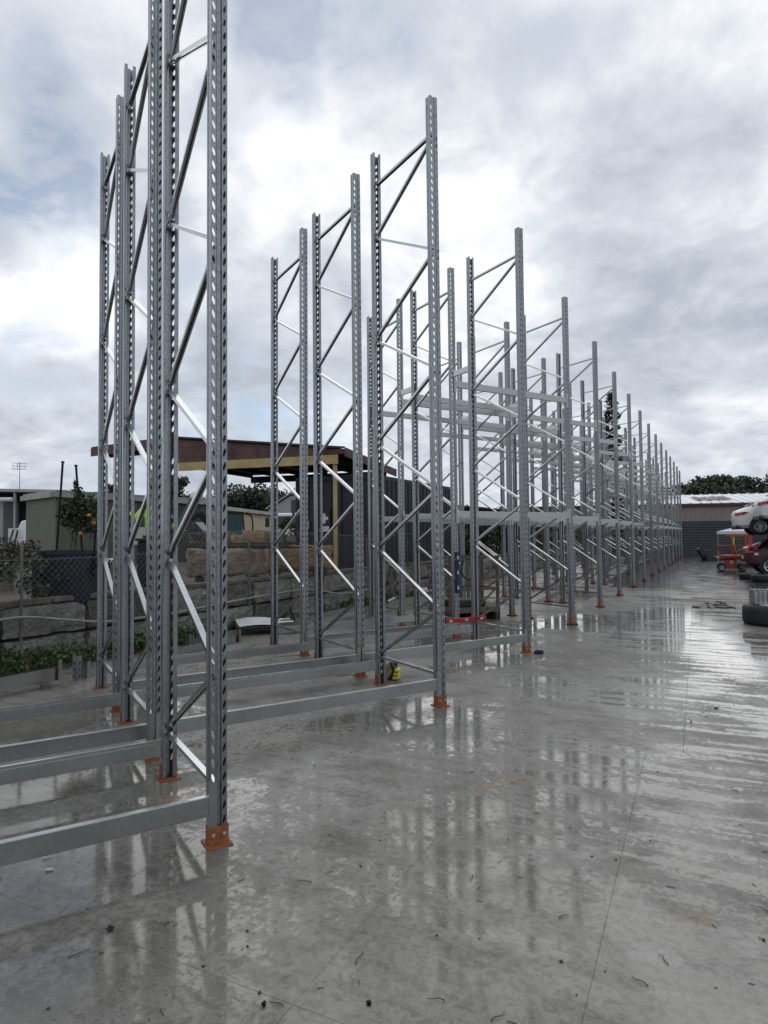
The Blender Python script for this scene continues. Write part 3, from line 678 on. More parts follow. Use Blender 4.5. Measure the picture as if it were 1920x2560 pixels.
# ------------------------------------------------------------------ things on the raised yard, from the left
def yard(px, d): p = at(px, 1380, d); return Vector((p.x, d, YZ-.05))
def build_tub():
    p = yard(170, 9.35); t = thing('planter_tub', 'square black planter tub behind the chain link fence', 'planter', p, .12)
    mb = MB(); w = .36; mb.prism([(-w, -w, 0), (w, -w, 0), (w, w, 0), (-w, w, 0)], (0, 0, .70)); o = mb.build('body', 'navy_plastic', t); bevel(o, .02, 2)
    mb = MB(); mb.box(-w-.02, w+.02, -w-.02, -w+.02, .68, .74); mb.box(-w-.02, w+.02, w-.02, w+.02, .68, .74); mb.box(-w-.02, -w+.02, -w+.02, w-.02, .68, .74); mb.box(w-.02, w+.02, -w+.02, w-.02, .68, .74); mb.build('rim', 'navy_plastic', t)
    mb = MB(); mb.box(-w+.03, w-.03, -w+.03, w-.03, .69, .715); mb.build('soil', 'yard_dirt', t)
    b = p.z + .70
    c = thing('citrus_tree', 'small citrus tree with oranges growing in the black tub', 'tree', (p.x+.10, p.y, b))
    mb = MB(); g = random.Random(11)
    mb.tube(smooth_path([(0, 0, 0), (.01, .01, .22), (.03, 0, .5), (.04, .02, .85)]), .013, 6, r2=.005)
    for k in range(9):
        a = g.uniform(0, 6.28); h = g.uniform(.12, .5); mb.tube(smooth_path([(.01, 0, h), (.12*math.cos(a), .1*math.sin(a), h+.18), (.25*math.cos(a), .2*math.sin(a), h+.32)], 4), .007, 5, r2=.003)
    mb.tube(smooth_path([(-.07, 0, 0), (-.03, 0, .25), (.02, 0, .45)]), .009, 6, r2=.005); mb.build('trunk', 'bark', c)
    cs = [(.05, 0, .62, .27, .22, .20), (-.10, .02, .52, .16, .15, .15), (.20, 0, .50, .17, .16, .18), (.04, 0, .85, .13, .10, .12), (.24, -.02, .74, .13, .12, .12), (-.14, 0, .70, .12, .1, .10), (.08, 0, .36, .16, .12, .10), (.26, 0, .34, .1, .1, .12), (.02, 0, 1.0, .05, .05, .08)]
    leaf_cloud('crown', 'leaf_citrus', cs, 900, .085, c, seed=12, aspect=2.2)
    for (x, y, z) in ((.14, -.12, .28), (.27, -.14, .54), (.31, -.08, .43)):
        mb = MB(); mb.lathe([(.001, -.028), (.016, -.025), (.026, -.012), (.029, 0), (.026, .012), (.016, .024), (.001, .027)], 12); mb.build('orange', 'orange_fruit', c, True, (x, y, z))
    for k, (x0, y0, x1, y1, lab) in enumerate(((141, 1372, 157, 1155, 'tall dark fence picket leaning right above the tub'), (206, 1372, 190, 1164, 'tall dark fence picket leaning left through the citrus tree'), (232, 1430, 239, 1318, 'short dark stake tied beside the citrus tree'))):
        a = at(x0, y0+14, 9.15+.1*k); e = at(x1, y1, 9.15+.1*k); t = MB(); d = (e-a)
        t.bar(a, e, .030, .008); t.bar(a, e, .008, .030, (0, 0, 1)); t.bar(a + d*.99, e + d.normalized()*.012, .034, .034)
        tag(t.build('fence_picket', 'dark_post'), lab, 'picket', 'dark pickets standing in and beside the tub')
build_tub()
def build_white_pipe():
    a = at(-60, 1406, 11.2); b = at(300, 1408, 11.6); mb = MB(); mb.tube([a, (a+b)/2, b], .085, 16)
    o = tag(mb.build('drain_pipe', 'white_paint', None, True), 'long white pipe lying on trestles behind the black tub', 'pipe')
    for k, f in enumerate((.15, .55, .92)):
        q = a + (b-a)*f; mb = MB(); mb.box(-.25, .25, -.06, .06, 0, q.z-.085-(YZ-.05)); s = mb.build('trestle', 'weathered_timber', o); s.parent = None; s.location = (q.x, q.y, YZ-.05); tag(s, ('left', 'middle', 'right')[k] + ' timber bearer under the long white pipe', 'bearer', 'bearers under the white pipe')
build_white_pipe()
def build_sheds():
    # olive green shed: a gable end and a long side
    A = at(65, 1300, 21.8); B = at(139, 1300, 20.0); C = at(525, 1300, 25.6); zb = YZ-.05
    t = thing('green_shed', 'olive green metal shed with a grey fascia behind the citrus tree', 'shed', (B.x, B.y, zb))
    o0 = Vector((B.x, B.y, zb)); a = Vector((A.x, A.y, zb))-o0; c = Vector((C.x, C.y, zb))-o0
    def clad(p, d, h, name, m, step=.19, dep=.012):
        """wall sheet from p along d, height h, vertical trapezoid ribs"""
        n = max(2, int(d.length/step)); u = d.normalized(); w = Vector((u.y, -u.x, 0)); pts = []
        if w.y > 0: w = -w
        for k in range(n):
            s = d.length*k/n; e = d.length/n
            for f, q in ((0, 0), (.62, 0), (.70, dep), (.92, dep)): pts.append(p + u*(s+e*f) + w*q)
        pts.append(p + d); lo = pts; back = [p + d - w*.05, p - w*.05]
        mb = MB(); mb.prism(lo + back, (0, 0, h)); return mb.build(name, m, t)
    H0 = 2.25
    clad(Vector((0, 0, 0)), a, H0-.02, 'end_wall', 'green_cladding', 1.2, .004); clad(Vector((.02, 0, 0)), c*.46, H0, 'side_wall', 'green_cladding', 1.2, .004); clad(c*.465, c*.53, H0, 'side_wall', 'dark_green_cladding', .25)
    for d in (a, c):
        u = d.normalized(); w = Vector((u.y, -u.x, 0)); w = -w if w.y > 0 else w
        mb = MB(); mb.bar(-u*.25 + w*.10 + Vector((0, 0, H0+.06)), d + u*.2 + w*.10 + Vector((0, 0, H0+.06)), .06, .16); mb.build('fascia', 'grey_fascia', t)
    mb = MB(); up = Vector((0, 0, H0+.15)); mb.prism([up + p for p in (a*1.05 - c*.01, -c*.01 - a*.05, c*1.02 - a*.05, c*1.02 + a*1.05)], (0, 0, .05)); mb.build('roof', 'grey_fascia', t)
    mb = MB(); q = c*.95 + a*.2 + Vector((0, 0, H0+.2)); mb.lathe([(.25, 0), (.28, .15), (.2, .3), (.02, .36)], 14, Matrix.Translation(q)); mb.build('roof_vent', 'white_dull', t, True)
    for (f, zz) in ((.34, 1.0), (.79, 1.35)):
        u = c.normalized(); w = Vector((u.y, -u.x, 0)); w = -w if w.y > 0 else w
        mb = MB(); mb.bar(c*f + w*.03 + Vector((0, 0, zz)), c*f + u*1.3 + w*.03 + Vector((0, 0, zz)), .02, .62 if f < .5 else .35); mb.build('notice_panel', 'white_dull', t)
    # darker open shed at the far left with an aerial
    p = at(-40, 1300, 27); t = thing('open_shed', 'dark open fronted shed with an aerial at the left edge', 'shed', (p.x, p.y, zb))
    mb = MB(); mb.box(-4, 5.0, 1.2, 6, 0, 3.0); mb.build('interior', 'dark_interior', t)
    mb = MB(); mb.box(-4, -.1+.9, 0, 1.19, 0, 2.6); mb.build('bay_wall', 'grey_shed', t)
    mb = MB(); mb.prism([(-4, -.3, 3.08), (3.6, -.3, 2.86), (3.6, -.3, 2.98), (-4, -.3, 3.2)], (0, 6.5, 0)); mb.build('roof', 'grey_fascia', t)
    mb = MB(); mb.tube([(-4, -.35, 2.62), (1.4, -.35, 2.60)], .09, 10); mb.build('gutter', 'white_dull', t)
    mb = MB(); mb.box(1.35, 1.43, -.2, -.1, 0, 2.9); mb.build('post', 'grey_shed', t)
    q = at(42, 1222, 27.0); mb = MB(); b = Vector((q.x-p.x, .2, 2.95)); mb.tube([b, b + Vector((0, 0, 1.3))], .013, 6)
    for k, z in enumerate((.98, 1.10, 1.22)): 
        for s in (-.12, .12): mb.tube([b + Vector((-.32+.06*k, s, z)), b + Vector((.26, s, z))], .007, 5)
    for xx in (-.28, -.1, .22): mb.tube([b + Vector((xx, 0, .95)), b + Vector((xx, 0, 1.25))], .007, 5)
    mb.build('aerial', 'wire', t)
    # white truck between the sheds
    p = at(72, 1370, 24.2); t = thing('parked_truck', 'white box truck parked beside the olive green shed', 'truck', (p.x, p.y, zb), R(-8))
    mb = MB(); mb.prism([(-.55, 0, .6), (.62, 0, .6), (.62, 0, 1.62), (.30, 0, 1.74), (-.35, 0, 1.62), (-.55, 0, 1.2)], (0, 1.6, 0)); o = mb.build('cab', 'white_paint', t); bevel(o, .05, 2)
    mb = MB(); mb.box(.08, .50, -.012, .0, 1.0, 1.42); mb.build('window', 'dark_glass', t)
    mb = MB(); mb.box(.30, .55, -.014, .0, 1.45, 1.60); mb.build('louvre', 'grey_shed', t)
    mb = MB(); mb.box(-.95, -.57, .1, 1.5, .55, 1.35); mb.build('tray', 'white_dull', t)
    mb = MB(); M = Matrix.Translation((.1, .25, .38)) @ Matrix.Rotation(R(90), 4, 'X'); mb.lathe([(.2, -.12), (.36, -.12), (.38, -.06), (.38, .06), (.36, .12), (.2, .12)], 20, M); mb.build('wheel', 'tyre_rubber', t, True)
    mb = MB(); mb.tube([(-.9, -.1, .35), (-.55, -.12, 1.3)], .03, 6); mb.tube([(-.6, -.1, .35), (-.38, -.12, 1.28)], .03, 6); mb.build('step_ladder', 'dark_post', t)
    # beige building further right
    A = at(545, 1300, 27.0); B = at(728, 1300, 39.0); t = thing('beige_building', 'long beige building beyond the teal excavator', 'building', (A.x, A.y, zb)); o0 = Vector((A.x, A.y, zb)); d = Vector((B.x, B.y, zb))-o0
    mb = MB(); u = d.normalized(); n = Vector((-u.y, u.x, 0)); mb.prism([Vector((0, 0, 0)), d, d+n*6, n*6], (0, 0, 2.1)); mb.build('wall', 'beige_cladding', t)
    mb = MB(); mb.bar(-u*.2 + Vector((0, 0, 2.18)) - n*.12, d + u*.2 + Vector((0, 0, 2.18)) - n*.12, .12, .16); mb.build('gutter', 'grey_fascia', t)
    mb = MB(); mb.prism([Vector((0, 0, 2.12))-n*.05, d + Vector((0, 0, 2.12))-n*.05, d + n*6 + Vector((0, 0, 2.5)), n*6 + Vector((0, 0, 2.5))], (0, 0, .06)); mb.build('roof', 'grey_fascia', t)
    # grey workshop far behind
    p = at(720, 1300, 46); t = thing('grey_workshop', 'pale grey workshop gable beyond the beige building', 'building', (p.x, p.y, zb))
    mb = MB(); mb.prism([(-1.4, 0, 0), (5, 0, 0), (5, 0, 4.3), (.2, 0, 3.9), (-1.4, 0, 2.9)], (0, 9, 0)); mb.build('wall', 'grey_shed', t)
    mb = MB(); mb.box(.25, 4.9, -.06, 0, .1, 3.6); mb.build('roller_door', 'dark_fence', t)
    mb = MB(); mb.prism([(-1.6, -.2, 2.92), (.2, -.2, 4.02), (5.2, -.2, 4.44), (5.2, -.2, 4.54), (.2, -.2, 4.12), (-1.6, -.2, 3.02)], (0, 9.4, 0)); mb.build('roof', 'grey_fascia', t)
build_sheds()

def build_carport():
    P3 = at(845, 1150, 17.0); P2 = at(447, 1170, 18.6); zb = YZ-.05
    d = Vector((P2.x-P3.x, P2.y-P3.y, 0)); u = d.normalized(); n = Vector((u.y, -u.x, 0)); n = n if n.y > 0 else -n      # n : away from the camera
    t = thing('carport', 'timber carport with a yellow beam, pale post and maroon boards over the container', 'carport', (P3.x, P3.y, zb)); o0 = Vector((P3.x, P3.y, zb)); Z = lambda z: Vector((0, 0, z-zb))
    mb = MB(); mb.bar(Z(3.76), d + Z(3.78), .05, .25); mb.build('beam', 'yellow_timber', t)
    mb = MB(); mb.bar(u*.11 + n*.06 + Z(zb), u*.11 + n*.06 + Z(3.63), .11, .11, (0, 1, 0)); mb.build('post', 'yellow_timber', t)
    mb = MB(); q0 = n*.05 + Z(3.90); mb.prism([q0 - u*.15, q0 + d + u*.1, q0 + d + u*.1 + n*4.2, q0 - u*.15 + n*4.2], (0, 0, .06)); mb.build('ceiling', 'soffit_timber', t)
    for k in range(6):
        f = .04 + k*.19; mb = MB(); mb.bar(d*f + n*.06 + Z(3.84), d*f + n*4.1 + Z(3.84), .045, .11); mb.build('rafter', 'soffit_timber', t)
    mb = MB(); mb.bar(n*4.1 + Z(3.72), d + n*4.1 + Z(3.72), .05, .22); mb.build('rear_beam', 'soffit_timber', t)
    # sloping roof sheet with overlapping maroon boards under its front edge
    top = [(u*-.25, 4.02), (d + u*.15, 4.62)]
    L_ = (d + u*.4).length
    for k in range(5):
        z0 = 3.90 + .145*k; z1 = z0 + .150; f0 = max(0.0, (z0+.02-4.02)/.60) if k else 0.0
        if f0 >= .98: continue
        a = u*(-.25 + L_*f0); e = u*(-.25 + L_); zt = lambda f: 4.02 + .60*f
        f1 = min(1, max(f0, (z1-4.02)/.60))
        mb = MB(); off = n*(-.035 - .006*(k % 2))
        poly = [a + off + Z(z0), e + off + Z(z0), e + off + Z(min(z1, zt(1)))]
        poly += [u*(-.25 + L_*f1) + off + Z(min(z1, zt(f1)))] + ([a + off + Z(min(z1, zt(f0)))] if min(z1, zt(f0)) - z0 > .01 else [])
        mb.prism(poly, n*.022); mb.build('board', 'maroon_boards', t)
    # wing of the roof that runs back to the left
    T2 = d + u*.15; tip = at(228, 1125, 20.6); T1 = Vector((tip.x-P3.x, tip.y-P3.y, 0)); w = T1 - T2
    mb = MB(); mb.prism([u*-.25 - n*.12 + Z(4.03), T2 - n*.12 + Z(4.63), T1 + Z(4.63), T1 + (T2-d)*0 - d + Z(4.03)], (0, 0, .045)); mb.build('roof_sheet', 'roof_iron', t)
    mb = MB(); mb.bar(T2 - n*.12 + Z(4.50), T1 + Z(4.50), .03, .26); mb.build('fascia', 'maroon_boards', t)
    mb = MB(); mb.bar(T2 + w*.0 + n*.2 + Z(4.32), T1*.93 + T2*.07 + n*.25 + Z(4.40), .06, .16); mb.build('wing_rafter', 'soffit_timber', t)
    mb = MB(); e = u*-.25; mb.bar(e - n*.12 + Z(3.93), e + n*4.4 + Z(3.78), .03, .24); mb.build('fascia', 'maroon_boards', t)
    # shipping container, long side along the wall
    c0 = Vector((-.40, 17.35, 0)); L = 6.06; Wd = 2.44; H = 2.62
    t = thing('shipping_container', 'black corrugated shipping container under the carport roof', 'container', (c0.x, c0.y, zb), WRZ)
    # local x along the wall, local y to the left (away)
    mb = MB(); pts = []; k = 0; x = .1
    while x < L-.28:
        for f, q in ((0, 0), (.07, 0), (.105, .036), (.175, .036), (.21, 0)): pts.append((x+f, q, .12))
        x += .278
    pts += [(L-.1, 0, .12), (L-.1, .09, .12), (.1, .09, .12)]; mb.prism(pts, (0, 0, H-.24)); mb.build('side_panel', 'black_container', t)
    mb = MB(); mb.box(0, .1, .0, .1, 0, H); mb.box(L-.1, L, 0, .1, 0, H); mb.box(0, .1, Wd-.1, Wd, 0, H); mb.box(.1, L-.1, -.004, .09, 0, .12); mb.box(.1, L-.1, -.004, .09, H-.12, H); mb.box(0, .1, .1, Wd-.1, H-.14, H); mb.box(0, .1, .1, Wd-.1, 0, .14); mb.build('frame', 'black_container', t)
    mb = MB(); mb.box(.09, L-.02, .09, Wd-.02, .1, H-.03); mb.build('shell', 'black_container', t)
    for (y0, y1) in ((.12, 1.21), (1.23, 2.32)):
        mb = MB(); mb.box(.03, .07, y0, y1, .16, H-.16); dr = mb.build('door', 'black_container', t)
        for f in (.3, .72):
            mb = MB(); yy = y0 + (y1-y0)*f; mb.tube([(.005, yy, .15), (.005, yy, H-.15)], .018, 6); mb.build('lock_rod', 'black_plastic', dr)
    # first-aid sign on the end door
    s = thing('first_aid_sign', 'small black sign with a white cross on the container door', 'sign', (c0.x, c0.y, zb)); s.rotation_euler = (0, 0, WRZ)
    y = 1.45; z = 1.42
    mb = MB(); mb.box(-.014, -.006, y-.2, y+.2, z-.42, z+.27); mb.build('board', 'black_plastic', s)
    mb = MB(); mb.box(-.020, -.0145, y-.13, y+.13, z-.045, z+.045); mb.box(-.020, -.0145, y-.045, y+.045, z+.045, z+.14); mb.box(-.020, -.0145, y-.045, y+.045, z-.14, z-.045); mb.build('cross', 'white_dull', s)
    mb = MB(); mb.box(-.020, -.0145, y-.16, y+.16, z-.37, z-.22); mb.build('caption_strip', 'white_dull', s)
    mb = MB(); mb.box(-.03, -.006, 1.95, 2.25, 1.12, 1.36); s = mb.build('notice_board', 'cardboard', None, False, (c0.x, c0.y, zb), (0, 0, WRZ)); tag(s, 'brown notice board beside the white cross sign', 'notice')
    # dark low sheds further along
    p = at(1185, 1300, 27); t = thing('low_shed', 'low dark roofed shed past the end of the container', 'shed', (p.x, p.y, zb), WRZ)
    mb = MB(); mb.box(0, 7, .2, 4, 0, 2.05); mb.build('wall', 'black_container', t)
    mb = MB(); mb.prism([(-.3, -.2, 2.05), (-.3, 4.2, 2.35), (-.3, 4.2, 2.42), (-.3, -.2, 2.12)], (7.6, 0, 0)); mb.build('roof', 'roof_iron', t)
build_carport()

def build_stones():
    specs = [(460, 652, 12.35, .54, .62, 'sandstone_grey', 'grey sandstone block nearest the white truck end of the stone row'), (657, 820, 13.9, .56, .6, 'sandstone', 'orange brown sandstone block beside the carport post')]
    for k, (x0, x1, d, h, dep, m, lab) in enumerate(specs):
        a = at(x0, 1400, d); b = at(x1, 1400, d+.55); c = (a+b)/2; L = (b-a).length; rz = math.atan2(b.y-a.y, b.x-a.x)
        o = rough_block(L, dep, h, 40+k, .035, 9, 3, 5).build('sandstone_block', m, None, True, (c.x, c.y+.25, .93), (0, 0, rz)); tag(o, lab, 'stone block', 'rough sandstone blocks stacked behind the fence')
        for f in (-.35, .35):
            q = MB(); q.box(-.06, .06, -.35, .35, 0, .11); w = q.build('bearer', 'dark_timber', None, False, (c.x+f*L*math.cos(rz), c.y+.25+f*L*math.sin(rz), .815), (0, 0, rz)); tag(w, f'dark timber bearer under the {"left" if f < 0 else "right"} end of the {"grey" if k == 0 else "orange brown"} sandstone block', 'bearer', 'bearers under the sandstone blocks')
    g = random.Random(3)
    for k, (x0, x1, y0, y1, d) in enumerate(((470, 560, 1328, 1352, 16.0), (600, 660, 1326, 1350, 16.5), (655, 705, 1328, 1352, 17.5), (575, 606, 1338, 1352, 15.6), (716, 760, 1340, 1362, 18.5))):
        a = at(x0, y1, d); b = at(x1, y0, d); L = b.x-a.x; h = b.z-a.z; z0 = YZ-.05
        o = rough_block(L, .7, a.z-z0+h, 60+k, .03, 6, 3, 5).build('sandstone_block', ('sandstone_grey', 'sandstone')[k % 2], None, True, ((a.x+b.x)/2, d+.35, z0), (0, 0, g.uniform(-.1, .1)))
        tag(o, ('pale sandstone block under the black tarpaulin', 'broad sandstone block in front of the excavator cab', 'sandstone block just left of the white truck bonnet', 'small sandstone lump at the foot of the excavator', 'low sandstone block under the truck bumper')[k], 'stone block', 'sandstone blocks in the stone yard behind')
    for k in range(7):
        a = at(455+8*k, 1366 - (k % 3)*5, 12.6+.12*(k % 4)); b = at(610+28*k, 1364 - (k % 3)*5, 13.2+.15*(k % 4)); mb = MB(); z = 1.475 + .045*(k % 3) + .0; a.z = b.z = z
        mb.bar(a, b, .10, .038); tag(mb.build('plank', 'dark_timber'), f'dark weathered plank on the sandstone blocks, {ORD[k+1]} from the left end', 'plank', 'dark planks lying across the sandstone blocks')
build_stones()
def skin_body(name, pts, edges, m, parent, levels=2, root=0):
    """one continuous surface grown round a stick figure; pts: (x, y, z, rx, ry)"""
    me = bpy.data.meshes.new(name); me.from_pydata([p[:3] for p in pts], edges, []); o = link(name, me, parent)
    md = o.modifiers.new('skin', 'SKIN'); md.use_smooth_shade = True
    sv = me.skin_vertices[0].data
    for k, p in enumerate(pts): sv[k].radius = (p[3], p[4]); sv[k].use_root = (k == root)
    sb = o.modifiers.new('sub', 'SUBSURF'); sb.levels = levels; sb.render_levels = levels; me.materials.append(MATS[m]); return o
def build_person(x, y, z):
    t = thing('person', 'person in a lime hi-vis jacket and dark trousers standing behind the fence', 'person', (x, y, z), R(12))
    # head, neck, arms and hands as one skin surface; x to the picture's right, facing away to +y
    P = [(0, 0, .92, .15, .11), (0, 0, 1.18, .16, .105), (0, .0, 1.38, .17, .10), (0, .005, 1.47, .06, .06), (0, .02, 1.56, .075, .085), (0, .025, 1.66, .085, .10), (0, .02, 1.74, .06, .07),
         (-.19, 0, 1.40, .058, .058), (-.34, -.05, 1.22, .046, .046), (-.44, .10, 1.34, .036, .034), (-.47, .17, 1.37, .036, .018), (.19, 0, 1.40, .058, .058), (.27, .02, 1.12, .046, .046), (.24, .18, .94, .036, .034), (.235, .25, .92, .034, .018),
         (-.10, 0, .86, .085, .085), (-.11, .01, .48, .062, .062), (-.12, 0, .10, .045, .045), (-.12, .10, .045, .04, .035), (.10, 0, .86, .085, .085), (.11, .01, .48, .062, .062), (.12, 0, .10, .045, .045), (.12, .10, .045, .04, .035)]
    E = [(0, 1), (1, 2), (2, 3), (3, 4), (4, 5), (5, 6), (2, 7), (7, 8), (8, 9), (9, 10), (2, 11), (11, 12), (12, 13), (13, 14), (0, 15), (15, 16), (16, 17), (17, 18), (0, 19), (19, 20), (20, 21), (21, 22)]
    skin_body('body', P, E, 'skin', t)
    up = lambda ids, g_: [(P[k][0], P[k][1], P[k][2], P[k][3]+g_, P[k][4]+g_) for k in ids]
    J = up((0, 1, 2, 7, 8, 9, 11, 12, 13), .022); J[0] = (0, 0, .86, .19, .145); J.append((0, .005, 1.455, .085, .085))
    skin_body('jacket', J, [(0, 1), (1, 2), (2, 3), (3, 4), (4, 5), (2, 6), (6, 7), (7, 8), (2, 9)], 'hi_vis', t)
    T = up((0, 15, 16, 17, 19, 20, 21), .020); skin_body('trousers', T, [(0, 1), (1, 2), (2, 3), (0, 4), (4, 5), (5, 6)], 'navy_plastic', t)
    for sx in (-1, 1):
        mb = MB(); mb.prism([(sx*.12-.05, -.09, 0), (sx*.12+.05, -.09, 0), (sx*.12+.05, .16, 0), (sx*.12, .20, 0), (sx*.12-.05, .16, 0)], (0, 0, .10)); o = mb.build('boot', 'dark_timber', t); bevel(o, .025, 2)
        h = Vector((-.47, .17, 1.37)) if sx < 0 else Vector((.235, .25, .92)); d = Vector((-.2, .9, .3)).normalized() if sx < 0 else Vector((0, .85, -.5)).normalized(); q = Vector((0, 0, 1)).cross(d).normalized()
        for f in range(4):
            b = h + q*(.027-.018*f) + d*.03; l = (.070, .078, .074, .058)[f]; mb = MB(); mb.tube([b, b + d*l*.55, b + d*l*.85 + Vector((0, 0, -.02))], .0085, 6, r2=.006); mb.build('finger', 'skin', t, True)
        b = h + q*.030; mb = MB(); mb.tube([b, b + q*.02 + d*.03, b + q*.022 + d*.055], .0095, 6, r2=.007); mb.build('thumb', 'skin', t, True)
    mb = MB(); mb.lathe([(.112, 1.66), (.108, 1.72), (.085, 1.78), (.04, 1.81), (.002, 1.815)], 20, Matrix.Translation((0, .02, 0))); mb.build('hair', 'dark_timber', t, True)
    for sx in (-1, 1): mb = MB(); mb.lathe([(.006, -.012), (.03, -.01), (.03, .01), (.006, .012)], 10, Matrix.Translation((sx*.098, .02, 1.645)) @ Matrix.Rotation(R(90), 4, 'Y')); mb.build('ear', 'skin', t, True)
    mb = MB(); mb.prism([(-.014, .125, 1.625), (.014, .125, 1.625), (.008, .125, 1.665), (-.008, .125, 1.665)], (0, .022, -.006)); mb.build('nose', 'skin', t, True)
    for sx in (-1, 1): mb = MB(); mb.lathe([(.001, -.008), (.012, 0), (.001, .008)], 10, Matrix.Translation((sx*.034, .114, 1.668))); mb.build('eye', 'dark_litter', t, True)
    mb = MB(); mb.box(-.024, .024, .108, .120, 1.592, 1.602); mb.build('mouth', 'red_lens', t)
def build_yard_machines():
    zb = YZ-.05
    # hi-vis jacket over a dark bin
    p = yard(372, 10.6); t = thing('rubbish_bin', 'dark plastic bin standing behind the fence in front of the person', 'bin', p, .3)
    mb = MB(); mb.prism([(-.17, -.17, 0), (.17, -.17, 0), (.17, .17, 0), (-.17, .17, 0)], (0, 0, .86)); o = mb.build('body', 'navy_plastic', t); bevel(o, .03, 2)
    mb = MB(); mb.box(-.20, .20, -.20, .20, .86, .90); mb.build('lid', 'black_plastic', t)
    build_person(at(388, 1300, 11.3).x, 11.3, zb)
    # dark folded tarpaulin
    p = at(480, 1318, 15.8); mb = MB(); g = random.Random(4); nx, ny = 14, 8
    for i in range(nx+1):
        for k in range(ny+1):
            a = i/nx; b = k/ny; mb.v.append(((a-.5)*.95, (b-.5)*.8, .42*(1-abs(a-.42)*1.3)*(1-(2*b-1)**2*.55) + g.uniform(-.05, .05) - .25*a))
    for i in range(nx):
        for k in range(ny): q = i*(ny+1)+k; mb.f.append((q, q+ny+1, q+ny+2, q+1))
    o = mb.build('tarpaulin', 'navy_plastic', None, False, (p.x, p.y, p.z-.12)); md = o.modifiers.new('thick', 'SOLIDIFY'); md.thickness = .02; tag(o, 'crumpled black tarpaulin lying on the sandstone blocks', 'tarpaulin')
    # excavator
    p = at(588, 1340, 21.5); t = thing('mini_excavator', 'small teal excavator with a black boom parked among sandstone blocks', 'excavator', (p.x, p.y, zb), R(12))
    mb = MB(); mb.prism([(-.55, 0, .55), (.62, 0, .55), (.85, 0, .75), (.78, 0, .98), (.30, 0, 1.06), (-.55, 0, 1.0)], (0, 1.2, 0)); o = mb.build('body', 'teal_paint', t); bevel(o, .05, 2)
    mb = MB()
    for (x, y) in ((-.55, .05), (.30, .05), (-.55, 1.1), (.30, 1.1)): mb.bar((x, y, 1.0), (x + (.02 if x < 0 else -.06), y, 1.72), .055, .055, (0, 1, 0))
    mb.box(-.58, .28, .02, 1.13, 1.70, 1.78); mb.build('cab_frame', 'black_plastic', t)
    mb = MB(); mb.box(-.50, .24, .05, .07, 1.05, 1.68); mb.build('cab_glass', 'teal_glass', t)
    mb = MB(); mb.tube(smooth_path([(.32, .05, 1.72), (.52, .05, 1.64), (.58, .05, 1.35), (.56, .05, 1.0)]), .028, 6); mb.build('guard_rail', 'black_plastic', t)
    for y in (.0, .95):
        mb = MB(); mb.prism([(-.8, y, 0), (.8, y, 0), (.95, y, .2), (.8, y, .42), (-.8, y, .42), (-.95, y, .2)], (0, .28, 0)); mb.build('track', 'black_rubber', t)
    mb = MB(); mb.bar((-.5, .5, .9), (-1.2, .4, 1.75), .14, .2); mb.bar((-1.2, .4, 1.75), (-1.95, .3, .95), .11, .15); mb.build('boom', 'black_plastic', t)
    mb = MB(); mb.prism([(-1.85, .1, 1.0), (-2.2, .1, .95), (-2.3, .1, .55), (-1.9, .1, .5)], (0, .4, 0)); mb.build('bucket', 'black_plastic', t)
    # black digger arm propped against the blocks
    a = at(440, 1330, 15.2); b = at(478, 1255, 15.6); mb = MB(); mb.bar(a, b, .08, .10); mb.bar(b, b + Vector((.06, 0, .03)), .12, .12); tag(mb.build('digger_arm', 'black_plastic'), 'black steel arm poking up beside the tarpaulin', 'arm')
    # white truck facing us
    p = at(730, 1340, 27.5); t = thing('tipper_truck', 'white truck front seen between racks beside the carport', 'truck', (p.x, p.y, zb), R(-10))
    mb = MB(); mb.prism([(-.95, 0, .5), (.95, 0, .5), (.95, 0, 1.25), (.85, .1, 1.95), (-.85, .1, 1.95), (-.95, 0, 1.25)], (0, 1.8, 0)); o = mb.build('cab', 'white_paint', t); bevel(o, .06, 2)
    mb = MB(); mb.prism([(-.82, -.02, 1.28), (.82, -.02, 1.28), (.74, .07, 1.82), (-.74, .07, 1.82)], (0, -.02, 0)); mb.build('windscreen', 'dark_glass', t)
    mb = MB(); mb.box(-.75, .75, -1.0, -.03, .5, 1.12); o = mb.build('bonnet', 'white_paint', t); bevel(o, .08, 2)
    mb = MB(); mb.box(-.45, .45, -1.03, -1.0, .6, .98); mb.build('grille', 'black_plastic', t)
    for s in (-1, 1):
        mb = MB(); mb.box(s*.62-.1, s*.62+.1, -1.03, -1.0, .72, .9); mb.build('headlight', 'white_dull', t)
        mb = MB(); mb.box(s*1.12-.08, s*1.12+.08, -.02, .08, 1.35, 1.75); mb.build('mirror', 'black_plastic', t)
        mb = MB(); mb.lathe([(.22, -.12), (.44, -.12), (.46, 0), (.44, .12), (.22, .12)], 20, Matrix.Translation((s*.85, -.3, .46)) @ Matrix.Rotation(R(90), 4, 'Y')); mb.build('wheel', 'tyre_rubber', t, True)
build_yard_machines()

